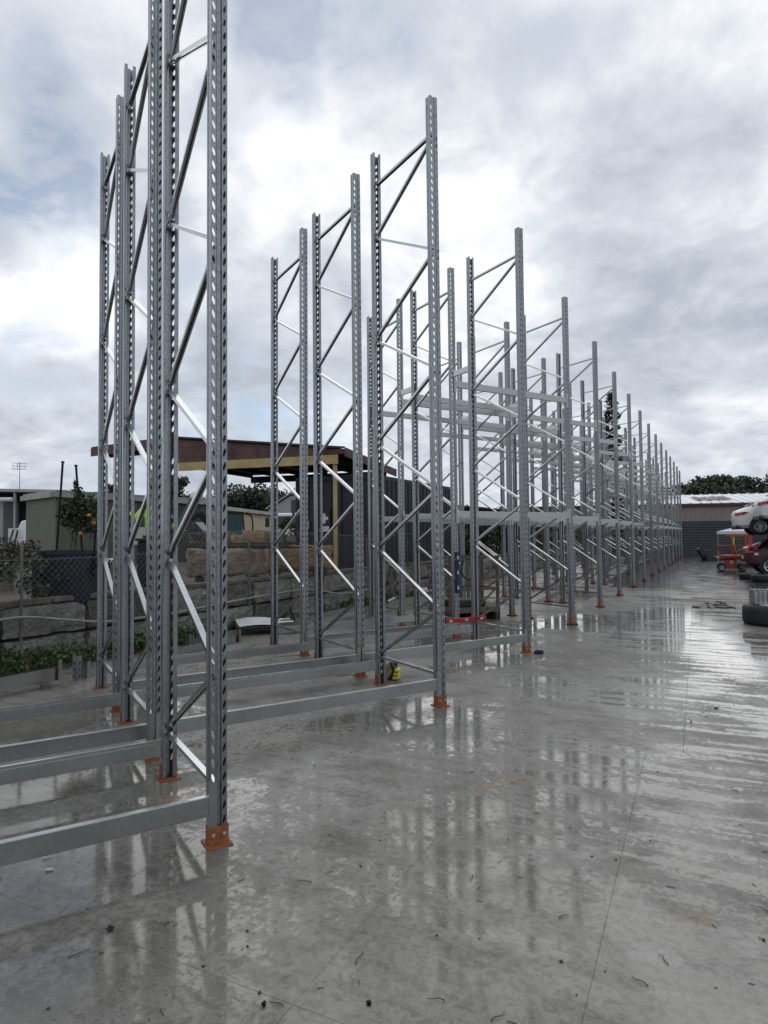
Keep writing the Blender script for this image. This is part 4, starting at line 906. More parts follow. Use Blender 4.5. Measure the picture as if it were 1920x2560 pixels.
# ------------------------------------------------------------------ trees
def limb_tree(name, label, p, h, cs, n, size, lm, seed, trunk_r=.16, group=None, aspect=1.8, cat='tree'):
    t = thing(name, label, cat, p, 0, group); g = random.Random(seed); mb = MB()
    cx = sum(c[0] for c in cs)/len(cs); cy = sum(c[1] for c in cs)/len(cs)
    fork = Vector((cx*.3, cy*.3, h*.42)); mb.tube(smooth_path([(0, 0, -.1), (cx*.1, cy*.1, h*.2), fork], 4), trunk_r, 8, r2=trunk_r*.7)
    for c in cs[:12]:
        e = Vector(c[:3]); m_ = (fork+e)/2 + Vector((g.uniform(-.1, .1)*h*.3, g.uniform(-.1, .1)*h*.3, -.04*h)); mb.tube(smooth_path([fork, m_, e], 4), trunk_r*.45, 5, r2=trunk_r*.12)
    mb.build('trunk', 'bark', t); leaf_cloud('crown', lm, cs, n, size, t, seed=seed, aspect=aspect); return t
def blobs(h, w, k, g, lo=.45, r=.22):
    out = []
    for _ in range(k):
        a = g.uniform(0, 6.28); q = math.sqrt(g.random())*w; z = g.uniform(lo, 1.0)
        q *= (1.15 - .75*max(0, (z-.6)/.4)); s = g.uniform(.65, 1.3)*r*w*1.6
        out.append((q*math.cos(a), q*math.sin(a), h*z - s*.5, s*1.15, s*1.15, s*.75))
    return out
def build_trees():
    g = random.Random(21)
    # wood behind the taupe shed
    names = ['first', 'second', 'third', 'fourth', 'fifth', 'sixth', 'seventh', 'eighth', 'ninth']
    for k, (px, top, d, w, n) in enumerate(((1680, 1226, 74, 3.2, 3600), (1722, 1213, 72, 3.4, 3800), (1752, 1203, 74, 3.6, 4000), (1785, 1200, 70, 3.8, 4200), (1812, 1203, 73, 3.4, 4000), (1842, 1202, 78, 3.6, 4000), (1640, 1236, 80, 3.4, 3000), (1740, 1222, 66, 3.0, 3600), (1800, 1218, 64, 3.0, 3600))):
        p = at(px, top, d); h = p.z+.3
        limb_tree('bushy_tree', f'dense dark green tree above the taupe shed, {names[k]} in the clump', (p.x, d, 0), h, blobs(h, w, 30, g, .30, .24), int(n*2.2), .33, 'leaf_forest', 300+k, .2, 'trees behind the taupe shed', 1.3)
    for k, (px, top, d, w) in enumerate(((1868, 1180, 80, 4.6), (1925, 1184, 82, 4.4), (1962, 1150, 76, 3.2))):
        p = at(px, top, d); h = p.z+.2; cs = []
        for _ in range(15):
            a = g.uniform(0, 6.28); q = w*math.sqrt(g.random()); cs.append((q*math.cos(a), q*math.sin(a), h*(.92 - .30*(q/w)**1.6) - g.uniform(0, .9), 1.35, 1.35, .55))
        for _ in range(9):
            a = g.uniform(0, 6.28); q = w*.9*math.sqrt(g.random()); cs.append((q*math.cos(a), q*math.sin(a), h*g.uniform(.3, .52), 1.5, 1.5, .8))
        limb_tree('gum_tree', ('spreading flat topped tree above the white car', 'spreading dark tree at the right edge of the photo', 'tall tree branch tip at the far right edge')[k], (p.x, d, 0), h, cs, 4200, .42, 'leaf_gum', 330+k, .3, 'spreading trees behind the taupe shed')
    # behind the carport and sheds
    for k, (px, top, d, w, n, lab) in enumerate(((425, 1192, 48, 2.6, 2300, 'open crowned gum tree seen under the carport roof'), (282, 1215, 46, 1.1, 800, 'thin leafy tree top beside the carport wing'), (640, 1212, 62, 3.8, 4000, 'rounded dark tree beyond the beige building'), (590, 1235, 62, 3.0, 2400, 'low dark tree left of the rounded tree'), (700, 1222, 64, 3.2, 2600, 'dark tree behind the pale grey workshop'), (105, 1226, 60, 1.6, 900, 'small tree top over the left shed roof'), (345, 1246, 60, 1.4, 700, 'tiny tree top over the green shed roof'), (490, 1236, 60, 3.0, 2000, 'low tree between the green shed and the carport'))):
        p = at(px, top, d); h = p.z - YZ + .2
        limb_tree('yard_tree', lab, (p.x, d, YZ-.1), h, blobs(h, w, 14 if k in (0, 1) else 22, g, .5 if k < 2 else .35, .17 if k < 2 else .25), n, .40, 'leaf_gum', 350+k, .16, 'trees beyond the sheds')
    # conifer behind the racks
    p = at(1528, 985, 45); h = p.z - YZ + .2; t = thing('conifer_tree', 'tall dark conifer rising behind the distant racks', 'tree', (p.x, 45, YZ-.1)); mb = MB(); mb.tube([(0, 0, 0), (0, 0, h*.97)], .2, 7, r2=.02); mb.build('trunk', 'bark', t)
    cs = []
    for k in range(90):
        f = (k/90)**.9; z = h*(.12 + .88*f); rr = 1.7*(1-f)**.75 + .06; a = g.uniform(0, 6.28); q = rr*g.uniform(.25, 1); cs.append((q*math.cos(a), q*math.sin(a), z - .25*q, .20 + .35*(1-f), .20 + .35*(1-f), .22))
    leaf_cloud('crown', 'leaf_conifer', cs, 5200, .34, t, seed=77, aspect=3)
    # shrubs on the raised yard behind the racks
    spots = ((8.4, 3.6, 1.9), (10.4, 2.6, 2.5), (12.0, 3.2, 1.8), (13.8, 2.2, 2.1), (15.6, 2.8, 1.9), (17.4, 2.0, 2.2), (19.2, 2.4, 2.1), (21.2, 2.0, 2.4), (23.2, 2.2, 2.2), (25.4, 2.0, 2.5), (27.8, 2.2, 2.3), (30.4, 2.0, 2.6), (33.4, 2.2, 2.5), (36.6, 2.0, 2.7))
    for k, (s, off, h) in enumerate(spots):
        p = wl(s, -off); c = blobs(h, 1.3, 14, g, .12, .3)
        limb_tree('shrub', f'dark green shrub on the raised yard behind the racks, {ORD[k+1]} along from the container', (p.x, p.y, YZ-.1), h, c, 2600, .17, 'leaf_ivy', 400+k, .05, 'shrubs on the raised yard', 1.8, 'shrub')
build_trees()

# ------------------------------------------------------------------ end of the lane: fence, taupe shed, scissor lift, gazebo, wrecked cars
def build_far_end():
    a = at(1300, 1395, 52.5); b = at(2250, 1395, 46.5); d = Vector((b.x-a.x, b.y-a.y, 0)); u = d.normalized(); n = Vector((-u.y, u.x, 0))
    t = thing('metal_fence', 'tall dark fence of horizontal corrugated sheets at the lane end', 'fence', (a.x, a.y, 0)); L = d.length; k = 0; s = 0
    while s < L-.1:
        w = min(3.0, L-s); pts = []; z = .05
        while z < 2.55:
            for f, q in ((0, 0), (.09, 0), (.12, -.035), (.17, -.035)): pts.append((z+f, q))
            z += .2
        pts.append((z, 0)); M_ = [u*(s+.004) + n*(q-.0) + Vector((0, 0, zz)) for zz, q in pts] + [u*(s+.004) + n*.03 + Vector((0, 0, pts[-1][0])), u*(s+.004) + n*.03 + Vector((0, 0, .05))]
        mb = MB(); mb.prism(M_, u*(w-.008)); mb.build('sheet', 'dark_fence', t); s += w
    # shed
    t = thing('taupe_shed', 'long taupe clad shed with a white ribbed roof behind the dark fence', 'shed', (a.x, a.y, 0)); e = n*2.4; H = 3.90; L2 = L
    mb = MB(); pts = []; k = int(L2/.38)
    for i in range(k):
        for f, q in ((0, 0), (.24, 0), (.27, -.03), (.35, -.03)): pts.append(e + u*(i*.38+f) + n*q)
    pts += [e + u*L2, e + u*L2 + n*.1, e + n*.1]; mb.prism(pts, (0, 0, H)); mb.build('wall', 'taupe_cladding', t)
    mb = MB(); mb.bar(e - n*.16 + Vector((0, 0, H+.10)), e - n*.16 + u*L2 + Vector((0, 0, H+.10)), .16, .22); mb.build('gutter', 'maroon_gutter', t)
    mb = MB(); z0, z1 = H+.2, H+1.25; pts = []
    for i in range(int(L2/.76)):
        for f, q in ((0, 0), (.60, 0), (.62, .07), (.70, .07), (.72, 0)): pts.append((i*.76+f, q))
    lo = [e - n*.25 + u*x + Vector((0, 0, z0+q)) for x, q in pts]; hi = [e + n*6.2 + u*x + Vector((0, 0, z1+q)) for x, q in pts]
    m_ = len(lo); mb.add(lo+hi, [(i, i+1, m_+i+1, m_+i) for i in range(m_-1)]); o = mb.build('roof', 'white_roof', t); md = o.modifiers.new('thick', 'SOLIDIFY'); md.thickness = .02
    q = at(1800, 1250, 51); s = (q-a).dot(u); mb = MB()
    for i in range(4): mb.add([e + n*(1.4) + u*(s-1.3+i*.7) + Vector((0, 0, z0+.36)), e + n*1.4 + u*(s-.75+i*.7) + Vector((0, 0, z0+.36)), e + n*3.6 + u*(s-.75+i*.7) + Vector((0, 0, z0+.72)), e + n*3.6 + u*(s-1.3+i*.7) + Vector((0, 0, z0+.72))], [(0, 1, 2, 3)])
    o = mb.build('skylight', 'dark_fence', t); md = o.modifiers.new('thick', 'SOLIDIFY'); md.thickness = .03
    # tow bar / dark scrap lying at the fence
    p = gnd(1778, 1401); t = thing('scrap_heap', 'low heap of dark car scrap against the far fence', 'scrap', p, .2); g = random.Random(6)
    mb = MB(); mb.bar((-.9, 0, .75), (-.45, 0, .15), .22, .2); mb.build('bent_bar', 'black_plastic', t); mb = MB(); mb.bar((-.5, 0, .12), (.9, .1, .14), .5, .24); mb.build('bumper', 'black_plastic', t); mb = MB(); mb.bar((.15, -.28, .2), (.9, -.22, .2), .04, .08); mb.build('number_plate', 'white_dull', t)
    mb = MB(); mb.lathe([(.18, -.1), (.3, -.1), (.32, 0), (.3, .1), (.18, .1)], 16, Matrix.Translation((-.1, .1, .38)) @ Matrix.Rotation(R(75), 4, 'X')); mb.build('tyre', 'tyre_rubber', t, True)
build_far_end()
def wheel(parent, loc, r, w, rz=0.0, spokes=10, axis='Y'):
    """wheel standing on its tread, axle along local y"""
    M = Matrix.Translation(loc) @ Matrix.Rotation(rz, 4, 'Z') @ Matrix.Rotation(R(90), 4, 'X')
    mb = MB(); mb.lathe([(r*.66, -w/2), (r*.93, -w/2), (r*.99, -w*.36), (r, 0), (r*.99, w*.36), (r*.93, w/2), (r*.66, w/2), (r*.64, 0)], 32, M, True); ty = mb.build('tyre', 'tyre_rubber', parent, True)
    mb = MB(); mb.lathe([(r*.56, -w*.42), (r*.66, -w*.47), (r*.67, w*.47), (r*.56, w*.42)], 28, M, True); mb.lathe([(r*.14, w*.30), (r*.16, w*.42), (r*.05, w*.44)], 12, M)
    mb.lathe([(r*.14, -w*.30), (r*.16, -w*.42), (r*.05, -w*.44)], 12, M)
    for s in range(spokes):
        a = 2*math.pi*s/spokes
        for sgn in (1, -1): mb.bar(M @ Vector((r*.1*math.cos(a), r*.1*math.sin(a), sgn*w*.38)), M @ Vector((r*.62*math.cos(a), r*.62*math.sin(a), sgn*w*.42)), r*.055, r*.05, (1, 0, 0))
    mb.build('rim', 'alloy', parent)
    mb = MB(); mb.lathe([(r*.55, -.01), (r*.55, .01)], 24, M); mb.build('brake_disc', 'black_plastic', parent); return ty
def suv(name, label, loc, rz, paint, spokes, tilt=(0, 0), crushed=False):
    """car with its tail at x=0 running along +x, width along y; origin at the ground under the tail"""
    t = thing(name, label, 'car', loc, rz); t.rotation_euler = (tilt[0], tilt[1], rz)
    hw = .94; L = 4.75
    # stations: x, z_low, z_belt, z_top, half width at belt, half width at top
    st = [(0.0, .52, .86, .93, .70, .60), (.06, .36, .90, 1.06, .86, .70), (.22, .32, .96, 1.12, .92, .76), (.55, .32, 1.0, 1.22, hw, .78), (1.0, .32, 1.02, 1.42, hw, .74), (1.5, .32, 1.02, 1.56, hw, .70), (2.2, .32, 1.0, 1.62, hw, .68), (2.8, .32, .99, 1.58, hw, .68), (3.3, .32, .98, 1.30, hw, .72), (3.65, .32, .96, 1.03, hw, .80), (4.2, .34, .88, .95, .92, .80), (4.6, .40, .74, .82, .84, .70), (L, .46, .66, .70, .66, .55)]
    if crushed: st = [(x, a, b, min(c, b+.10 if 1.0 < x < 3.6 else c), w, w2) for x, a, b, c, w, w2 in st]
    mb = MB(); n = 12
    for (x, zl, zb_, zt, wb, wt) in st:
        ring = [(-wb*.86, zl), (-wb*.98, zl+.12), (-wb, zb_-.16), (-wb*.975, zb_), (-wt, zt-.05), (-wt*.84, zt), (wt*.84, zt), (wt, zt-.05), (wb*.975, zb_), (wb, zb_-.16), (wb*.98, zl+.12), (wb*.86, zl)]
        mb.v += [(x, y, z) for y, z in ring]
    for i in range(len(st)-1):
        for k in range(n): mb.f.append((i*n+k, i*n+(k+1) % n, (i+1)*n+(k+1) % n, (i+1)*n+k))
    mb.f += [tuple(range(n)), tuple((len(st)-1)*n+k for k in range(n))[::-1]]
    bo = mb.build('body', paint, t, True); bo.data.set_sharp_from_angle(angle=R(28))
    for s in (-1, 1):
        if not crushed:
            mb = MB(); mb.prism([(1.05, s*.87, 1.09), (1.35, s*.80, 1.36), (2.1, s*.765, 1.50), (2.75, s*.765, 1.46), (3.2, s*.84, 1.10)], (0, s*.03, 0)); mb.build('side_window', 'dark_glass', t)
        for x in (.86, 3.75):
            c = Vector((x, s*(hw-.012), .38)); M = Matrix.Translation(c) @ Matrix.Rotation(R(90), 4, 'X'); mb = MB(); mb.lathe([(.40, -.014), (.40, .014)], 26, M); mb.build('wheel_arch', 'black_plastic', t)
        mb = MB(); mb.prism([(-.01, s*.62, .86), (.0, s*.86, .86), (.30, s*.955, .90), (.50, s*.965, .985), (.30, s*.955, 1.0), (.0, s*.80, .965), (-.01, s*.62, .94)], (-.012, s*.006, 0)); mb.build('tail_light', 'red_lens', t)
        mb = MB(); mb.box(1.15, 3.3, s*.945-.012, s*.945+.012, .33, .44); mb.build('sill', 'black_plastic', t)
    mb = MB(); mb.box(-.03, .30, -.80, .80, .28, .46); o = mb.build('lower_bumper', 'black_plastic', t); bevel(o, .04, 2)
    if not crushed:
        mb = MB(); mb.prism([(.50, -.62, 1.245), (.50, .62, 1.245), (1.12, .56, 1.50), (1.12, -.56, 1.50)], (-.02, 0, .03)); mb.build('rear_window', 'dark_glass', t)
    mb = MB(); mb.box(-.012, .02, -.26, .26, .62, .74); mb.build('number_plate', 'white_dull', t)
    for x in (.86, 3.75):
        for s in (-1, 1):
            w_ = thing('wheel', '', '', (x, s*(hw-.10), .36)); w_.parent = t
            for kk in list(w_.keys()): del w_[kk]
            wheel(w_, (0, 0, 0), .36, .24, 0, spokes)
    return t
def build_cars():
    g = random.Random(9)
    # maroon wreck on the ground, tail towards the lane
    HD = R(-22); ax = Vector((math.cos(HD), math.sin(HD), 0)); pp = Vector((-math.sin(HD), math.cos(HD), 0))
    c = at(1858, 1437, 26.7); o0 = Vector((c.x, c.y, 0))
    m = suv('wrecked_car', 'maroon wrecked car with a crushed roof under the white cars', o0, HD, 'maroon_paint', 9, crushed=True)
    def loc(x, y, z): return o0 + ax*x + pp*y + Vector((0, 0, z))
    mb = MB(); nx, ny = 10, 8
    for i in range(nx+1):
        for k in range(ny+1):
            a = i/nx; b = k/ny; mb.v.append((a*1.35, (b-.5)*1.3, .02 + .62*math.sin(a*2.4+.1)*(.8+.2*math.cos(b*4)) + g.uniform(-.05, .05) - (.28 if a > .8 else 0)*(a-.8)*5))
    for i in range(nx):
        for k in range(ny): q = i*(ny+1)+k; mb.f.append((q, q+ny+1, q+ny+2, q+1))
    o = mb.build('crumpled_panel', 'maroon_paint', None, False, loc(.42, -.40, 1.04), (0, 0, HD)); md = o.modifiers.new('thick', 'SOLIDIFY'); md.thickness = .02; tag(o, 'crumpled maroon bonnet folded up on the wrecked car', 'car panel')
    mb = MB(); mb.prism([(0, 0, 0), (.26, 0, .02), (.06, 0, .22)], (0, .1, 0)); o = mb.build('lamp_lens', 'bright_red_lens', None, False, loc(.10, -.80, 1.08), (0, 0, HD)); tag(o, 'bright red lamp lens at the corner of the maroon wreck', 'lamp lens')
    mb = MB(); mb.box(0, .14, -.012, 0, 0, .10); o = mb.build('sticker', 'white_dull', None, False, loc(.30, -.945, .78), (0, 0, HD)); tag(o, 'small white sticker on the maroon car side', 'sticker')
    for k, (dx, dy, dz) in enumerate(((1.0, -.85, 1.62), (1.0, .55, 1.62))):
        q = MB(); q.box(0, 2.6, -.09, .09, 0, .14); o = q.build('timber_packer', 'yellow_timber', None, False, loc(dx, dy, dz), (0, 0, HD)); tag(o, ('near', 'rear')[k] + ' pale timber packer between the maroon wreck and the white cars', 'timber', 'timber packers under the white cars')
    for k, dx in enumerate((1.3, 3.1)):
        q = MB(); q.box(-.09, .09, -2.6, -.45, 0, .135); o = q.build('cross_bearer', 'weathered_timber', None, False, loc(dx, 0, 1.762), (0, 0, HD)); tag(o, ('tail', 'bonnet')[k] + ' end cross bearer carrying the nearer white car', 'timber', 'cross bearers under the nearer white car')
    q = MB(); q.box(1.0, 3.8, -.8, .8, 1.09, 1.61); o = q.build('crushed_cabin', 'maroon_paint', m); bevel(o, .12, 2)
    c = at(1836, 1300, 27.7); suv('stacked_car', 'white car with a multi spoke wheel stacked on the maroon wreck', (c.x, c.y, 1.55), HD, 'white_paint', 15, (0, R(-3)))
    c = at(1893, 1300, 25.7); suv('stacked_car', 'white car at the right edge stacked in front of another white car', (c.x, c.y, 1.90), HD, 'silver_paint', 5, (0, R(-3)))
build_cars()
def build_lift():
    p = at(1803, 1425, 28.6); t = thing('scissor_lift', 'small orange scissor lift in front of the maroon wreck', 'lift', (p.x, p.y, 0), R(-25))
    mb = MB(); mb.box(.16, .62, -.02, .66, .12, .50); o = mb.build('chassis', 'lift_orange', t); bevel(o, .02)
    mb = MB(); mb.box(.36, .48, -.026, -.021, .32, .46); mb.build('decal', 'white_dull', t)
    mb = MB(); mb.box(-.02, .98, -.06, .70, .56, .70); o = mb.build('deck', 'lift_orange', t); bevel(o, .015)
    mb = MB(); mb.bar((.06, 0, .50), (.92, 0, .56), .06, .05); mb.bar((.06, .64, .50), (.92, .64, .56), .06, .05); mb.build('scissor_arm', 'black_plastic', t)
    mb = MB()
    for y in (-.04, .68):
        for x in (-.05, .52): mb.tube([(x+.09 if x < 0 else x, y, .70), (x-.02, y, .92), (x-.02, y, 1.12)], .020, 6)
        mb.tube([(-.07, y, 1.12), (1.0, y, 1.12)], .020, 6); mb.tube([(.52, y, 1.1), (.66, y, .72)], .018, 6)
    mb.tube([(-.07, -.04, 1.12), (-.07, .68, 1.12)], .02, 6); mb.build('guard_rail', 'lift_orange', t)
    for (x, y) in ((.02, -.02), (.84, -.02), (.02, .66), (.84, .66)):
        w_ = bpy.data.objects.new('wheel', None); COL.objects.link(w_); w_.parent = t; w_.location = (x, y, .175); wheel(w_, (0, 0, 0), .175, .11, 0, 6)
    # gazebo
    p = at(1797, 1410, 36.0); x1 = 2.7; t = thing('gazebo', 'white pop-up gazebo behind the orange scissor lift', 'gazebo', (p.x, p.y, 0), R(-27)); t.scale = (.92, .92, 1)
    mb = MB(); c = (1.35, 1.35, 2.10); e = [(-.05, -.05, 1.78), (x1+.05, -.05, 1.78), (x1+.05, x1+.05, 1.78), (-.05, x1+.05, 1.78)]; f_ = [(q[0], q[1], 1.62) for q in e]
    mb.add(e+f_+[c], [(0, 1, 8), (1, 2, 8), (2, 3, 8), (3, 0, 8), (0, 4, 5, 1), (1, 5, 6, 2), (2, 6, 7, 3), (3, 7, 4, 0)]); o = mb.build('canopy', 'canopy_white', t); md = o.modifiers.new('thick', 'SOLIDIFY'); md.thickness = .01
    for (x, y) in ((0, 0), (x1, 0), (x1, x1), (0, x1)):
        mb = MB(); mb.bar((x, y, 0), (x, y, 1.7), .035, .035, (0, 1, 0)); mb.build('leg', 'grey_fascia', t)
    # orange machine and a hi-vis striped coat hanging inside
    p = at(1832, 1390, 35.0); t = thing('machine_mast', 'orange machine mast under the gazebo roof', 'machine', (p.x, p.y, 0), R(-25))
    mb = MB(); mb.box(-.06, .0, -.04, .04, 0, 1.5); mb.box(-.3, .9, -.04, .04, 1.5, 1.6); mb.box(.60, .68, -.04, .04, 0, 1.5); mb.box(.74, .95, -.04, .04, .8, 1.6); mb.build('mast', 'lift_orange', t); mb = MB(); mb.box(.1, .5, .0, .3, .5, 1.4); o = mb.build('housing', 'dark_green_cladding', t); bevel(o, .06, 2)
    mb = MB(); mb.tube(smooth_path([(.0, -.12, 1.45), (.02, -.12, 1.0), (.08, -.12, .75), (.14, -.12, .62)]), .04, 8); o = mb.build('sling', 'hi_vis_yellow', None, True, (p.x, p.y, 0)); tag(o, 'yellow lifting sling hanging beside the orange mast', 'sling')
build_lift()
def build_tyre_heap():
    p = gnd(1915, 1566); p.x = at(1928, 1540, 11.75).x; p.y = 11.8
    def lying(label, loc, r, w, tilt=(0, 0)):
        t = thing('loose_tyre', label, 'tyre', loc, 0, 'loose tyres lying on the concrete'); t.rotation_euler = (tilt[0], tilt[1], 0); mb = MB()
        mb.lathe([(r*.60, 0.03), (r*.78, 0), (r*.95, .015), (r, w*.18), (r*1.005, w*.5), (r, w*.82), (r*.95, w-.015), (r*.78, w), (r*.60, w-.03), (r*.58, w*.5)], 48, None, True); mb.build('casing', 'tyre_rubber', t, True)
        for z in (w*.28, w*.5, w*.72):
            mb = MB(); mb.lathe([(r*1.002, z-.006), (r*1.010, z-.004), (r*1.010, z+.004), (r*1.002, z+.006)], 48, None, True); mb.build('tread_rib', 'tyre_rubber', t, True)
        return t
    lying('big black tyre lying flat at the right edge with a cast block on it', (p.x, p.y, 0), .44, .36)
    mb = MB(); mb.lathe([(.26, .0), (.27, .03), (.12, .035)], 30, Matrix.Translation((0, 0, .335))); o = mb.build('wheel_cover', 'white_dull', None, True, (p.x+.06, p.y-.02, 0)); tag(o, 'pale disc lying inside the top of the big tyre', 'disc')
    q = at(1893, 1512, 12.0); t = thing('engine_block', 'silver finned engine casting sitting on the big tyre', 'engine part', (q.x, 11.86, .36), R(-12))
    mb = MB(); mb.box(-.16, .16, -.12, .14, 0, .24); o = mb.build('body', 'cast_alloy', t); bevel(o, .012)
    for k in range(5): mb = MB(); x = -.15 + .075*k; mb.box(x-.011, x+.011, -.145, .15, .02, .275); o = mb.build('fin', 'cast_alloy', t); bevel(o, .004)
    for k in range(3): mb = MB(); x = -.11 + .09*k; mb.tube([(x, .1, .24), (x, .1, .33)], .008, 6); mb.build('stud', 'black_plastic', t)
    q = at(1925, 1510, 13.2); lying('black tyre behind the silver engine casting', (q.x, q.y, 0), .33, .24, (0, 0)); lying('second black tyre stacked behind the engine casting', (q.x+.03, q.y, .245), .33, .24, (0, 0))
    q = gnd(1872, 1446); lying('thin black tyre lying in front of the maroon wreck', (q.x, q.y, 0), .33, .20); q = gnd(1905, 1452); lying('black tyre by the wheel of the maroon wreck', (q.x, q.y, 0), .34, .22)
build_tyre_heap()

# ------------------------------------------------------------------ loose racking and gear between the racks and the wall
def loose_beam(a, b, label, z=0.0, BH=.108):
    a = Vector(a); b = Vector(b); L = (b-a).length; rz = math.atan2(b.y-a.y, b.x-a.x)
    t = thing('loose_beam', label, 'beam', (a.x, a.y, z), rz, 'spare beams lying by the wall'); t['kind'] = 'thing'
    mb = MB(); mb.prism([(0, .002, 0), (0, .048, 0), (0, .048, BH-.02), (0, .036, BH-.02), (0, .036, BH), (0, .002, BH)], (L, 0, 0)); mb.build('rail', 'galvanised_beam', t)
    mb = MB(); mb.box(-.004, 0, -.03, .055, 0, BH+.09); mb.box(-.004, .04, -.034, -.030, 0, BH+.09); mb.build('end_connector', 'galvanised_beam', t)
    mb = MB(); mb.box(L, L+.004, -.03, .055, 0, BH+.09); mb.box(L-.04, L+.004, -.034, -.030, 0, BH+.09); mb.build('end_connector', 'galvanised_beam', t); return t
def g2(px, py): return gnd(px, py)
loose_beam(g2(-330, 1810), g2(150, 1711), 'spare beam lying on the concrete at the left edge near the weeds', .05, .15)
mb = MB(); mb.box(-.05, .05, -.05, .05, 0, .05)
for k, (x, y) in enumerate(((-250, 1798), (110, 1722))):
    q = gnd(x, y); o = link('packer', mb.mesh('packer', 'weathered_timber'), None, (q.x, q.y+.03, 0), (0, 0, .6)); tag(o, ('left', 'right')[k] + ' timber packer under the spare beam at the left edge', 'packer', 'packers under the spare beam')
loose_beam(g2(214, 1694), g2(598, 1604), 'spare beam lying on the concrete behind the nearest racks')
loose_beam(g2(470, 1618), g2(845, 1535), 'spare beam lying closest along the block wall')
loose_beam(g2(735, 1563), g2(905, 1522), 'spare beam lying beside the weeds past the white sheet')
loose_beam(g2(790, 1580), g2(1000, 1540), 'spare beam lying between the second and third racks')
def offcut(px, py, h, label, rz=0):
    q = gnd(px, py); t = thing('upright_offcut', label, 'offcut', q, rz, 'short slotted offcuts standing on end')
    mb = MB(); pr = [(.042, .06), (.042, 0), (.014, 0), (.008, .01), (-.008, .01), (-.014, 0), (-.042, 0), (-.042, .06), (-.038, .06), (-.038, .004), (.038, .004), (.038, .06)]
    mb.prism([(x, y, 0) for x, y in [(.047, .06), (.047, 0), (.016, 0), (.009, .01), (-.009, .01), (-.016, 0), (-.047, 0), (-.047, .06), (-.043, .06), (-.043, .004), (-.018, .004), (-.011, .014), (.011, .014), (.018, .004), (.043, .004), (.043, .06)]], (0, 0, h)); mb.build('channel', 'galvanised', t)
    for s in (-1, 1):
        for k in range(int(h/.078)):
            z = .05+.078*k; mb = MB(); x = s*.0315; mb.prism([(x+s*.008, -.0012, z+.021), (x+s*.001, -.0012, z+.021), (x-s*.009, -.0012, z-.002), (x-s*.008, -.0012, z-.021), (x-s*.001, -.0012, z-.021), (x+s*.009, -.0012, z+.002)], (0, .001, 0)); mb.build('slot', 'dark_litter', t)
offcut(192, 1701, .29, 'short slotted upright offcut standing by the weeds', R(12))
offcut(722, 1562, .17, 'small slotted offcut standing by the wall, left of a pair', R(20)); offcut(737, 1560, .16, 'small slotted offcut standing by the wall, right of a pair', R(20))
# white sheet on a dark tray
q = gnd(655, 1585); q2 = gnd(612, 1590); t = thing('metal_tray', 'black tray with a wet white sheet on it by the wall', 'tray', (q.x, q.y+.35, 0), R(18))
mb = MB(); mb.box(-.55, .55, -.45, .45, .09, .15); o = mb.build('tray', 'black_plastic', t); bevel(o, .01)
for (x, y) in ((-.5, -.4), (.5, -.4), (.5, .4), (-.5, .4)): mb = MB(); mb.box(x-.03, x+.03, y-.03, y+.03, 0, .09); mb.build('foot', 'black_plastic', t)
mb = MB(); nx = 8
for i in range(nx+1):
    for k in range(nx+1): a = i/nx; b = k/nx; mb.v.append(((a-.5)*1.0, (b-.5)*.84, .156 + .03*math.sin(a*5)*math.sin(b*4+1)**2 + (.10*(b-.7) if b > .7 else 0)))
for i in range(nx):
    for k in range(nx): s = i*(nx+1)+k; mb.f.append((s, s+nx+1, s+nx+2, s+1))
mb.build('sheet', 'white_paint', t, True)
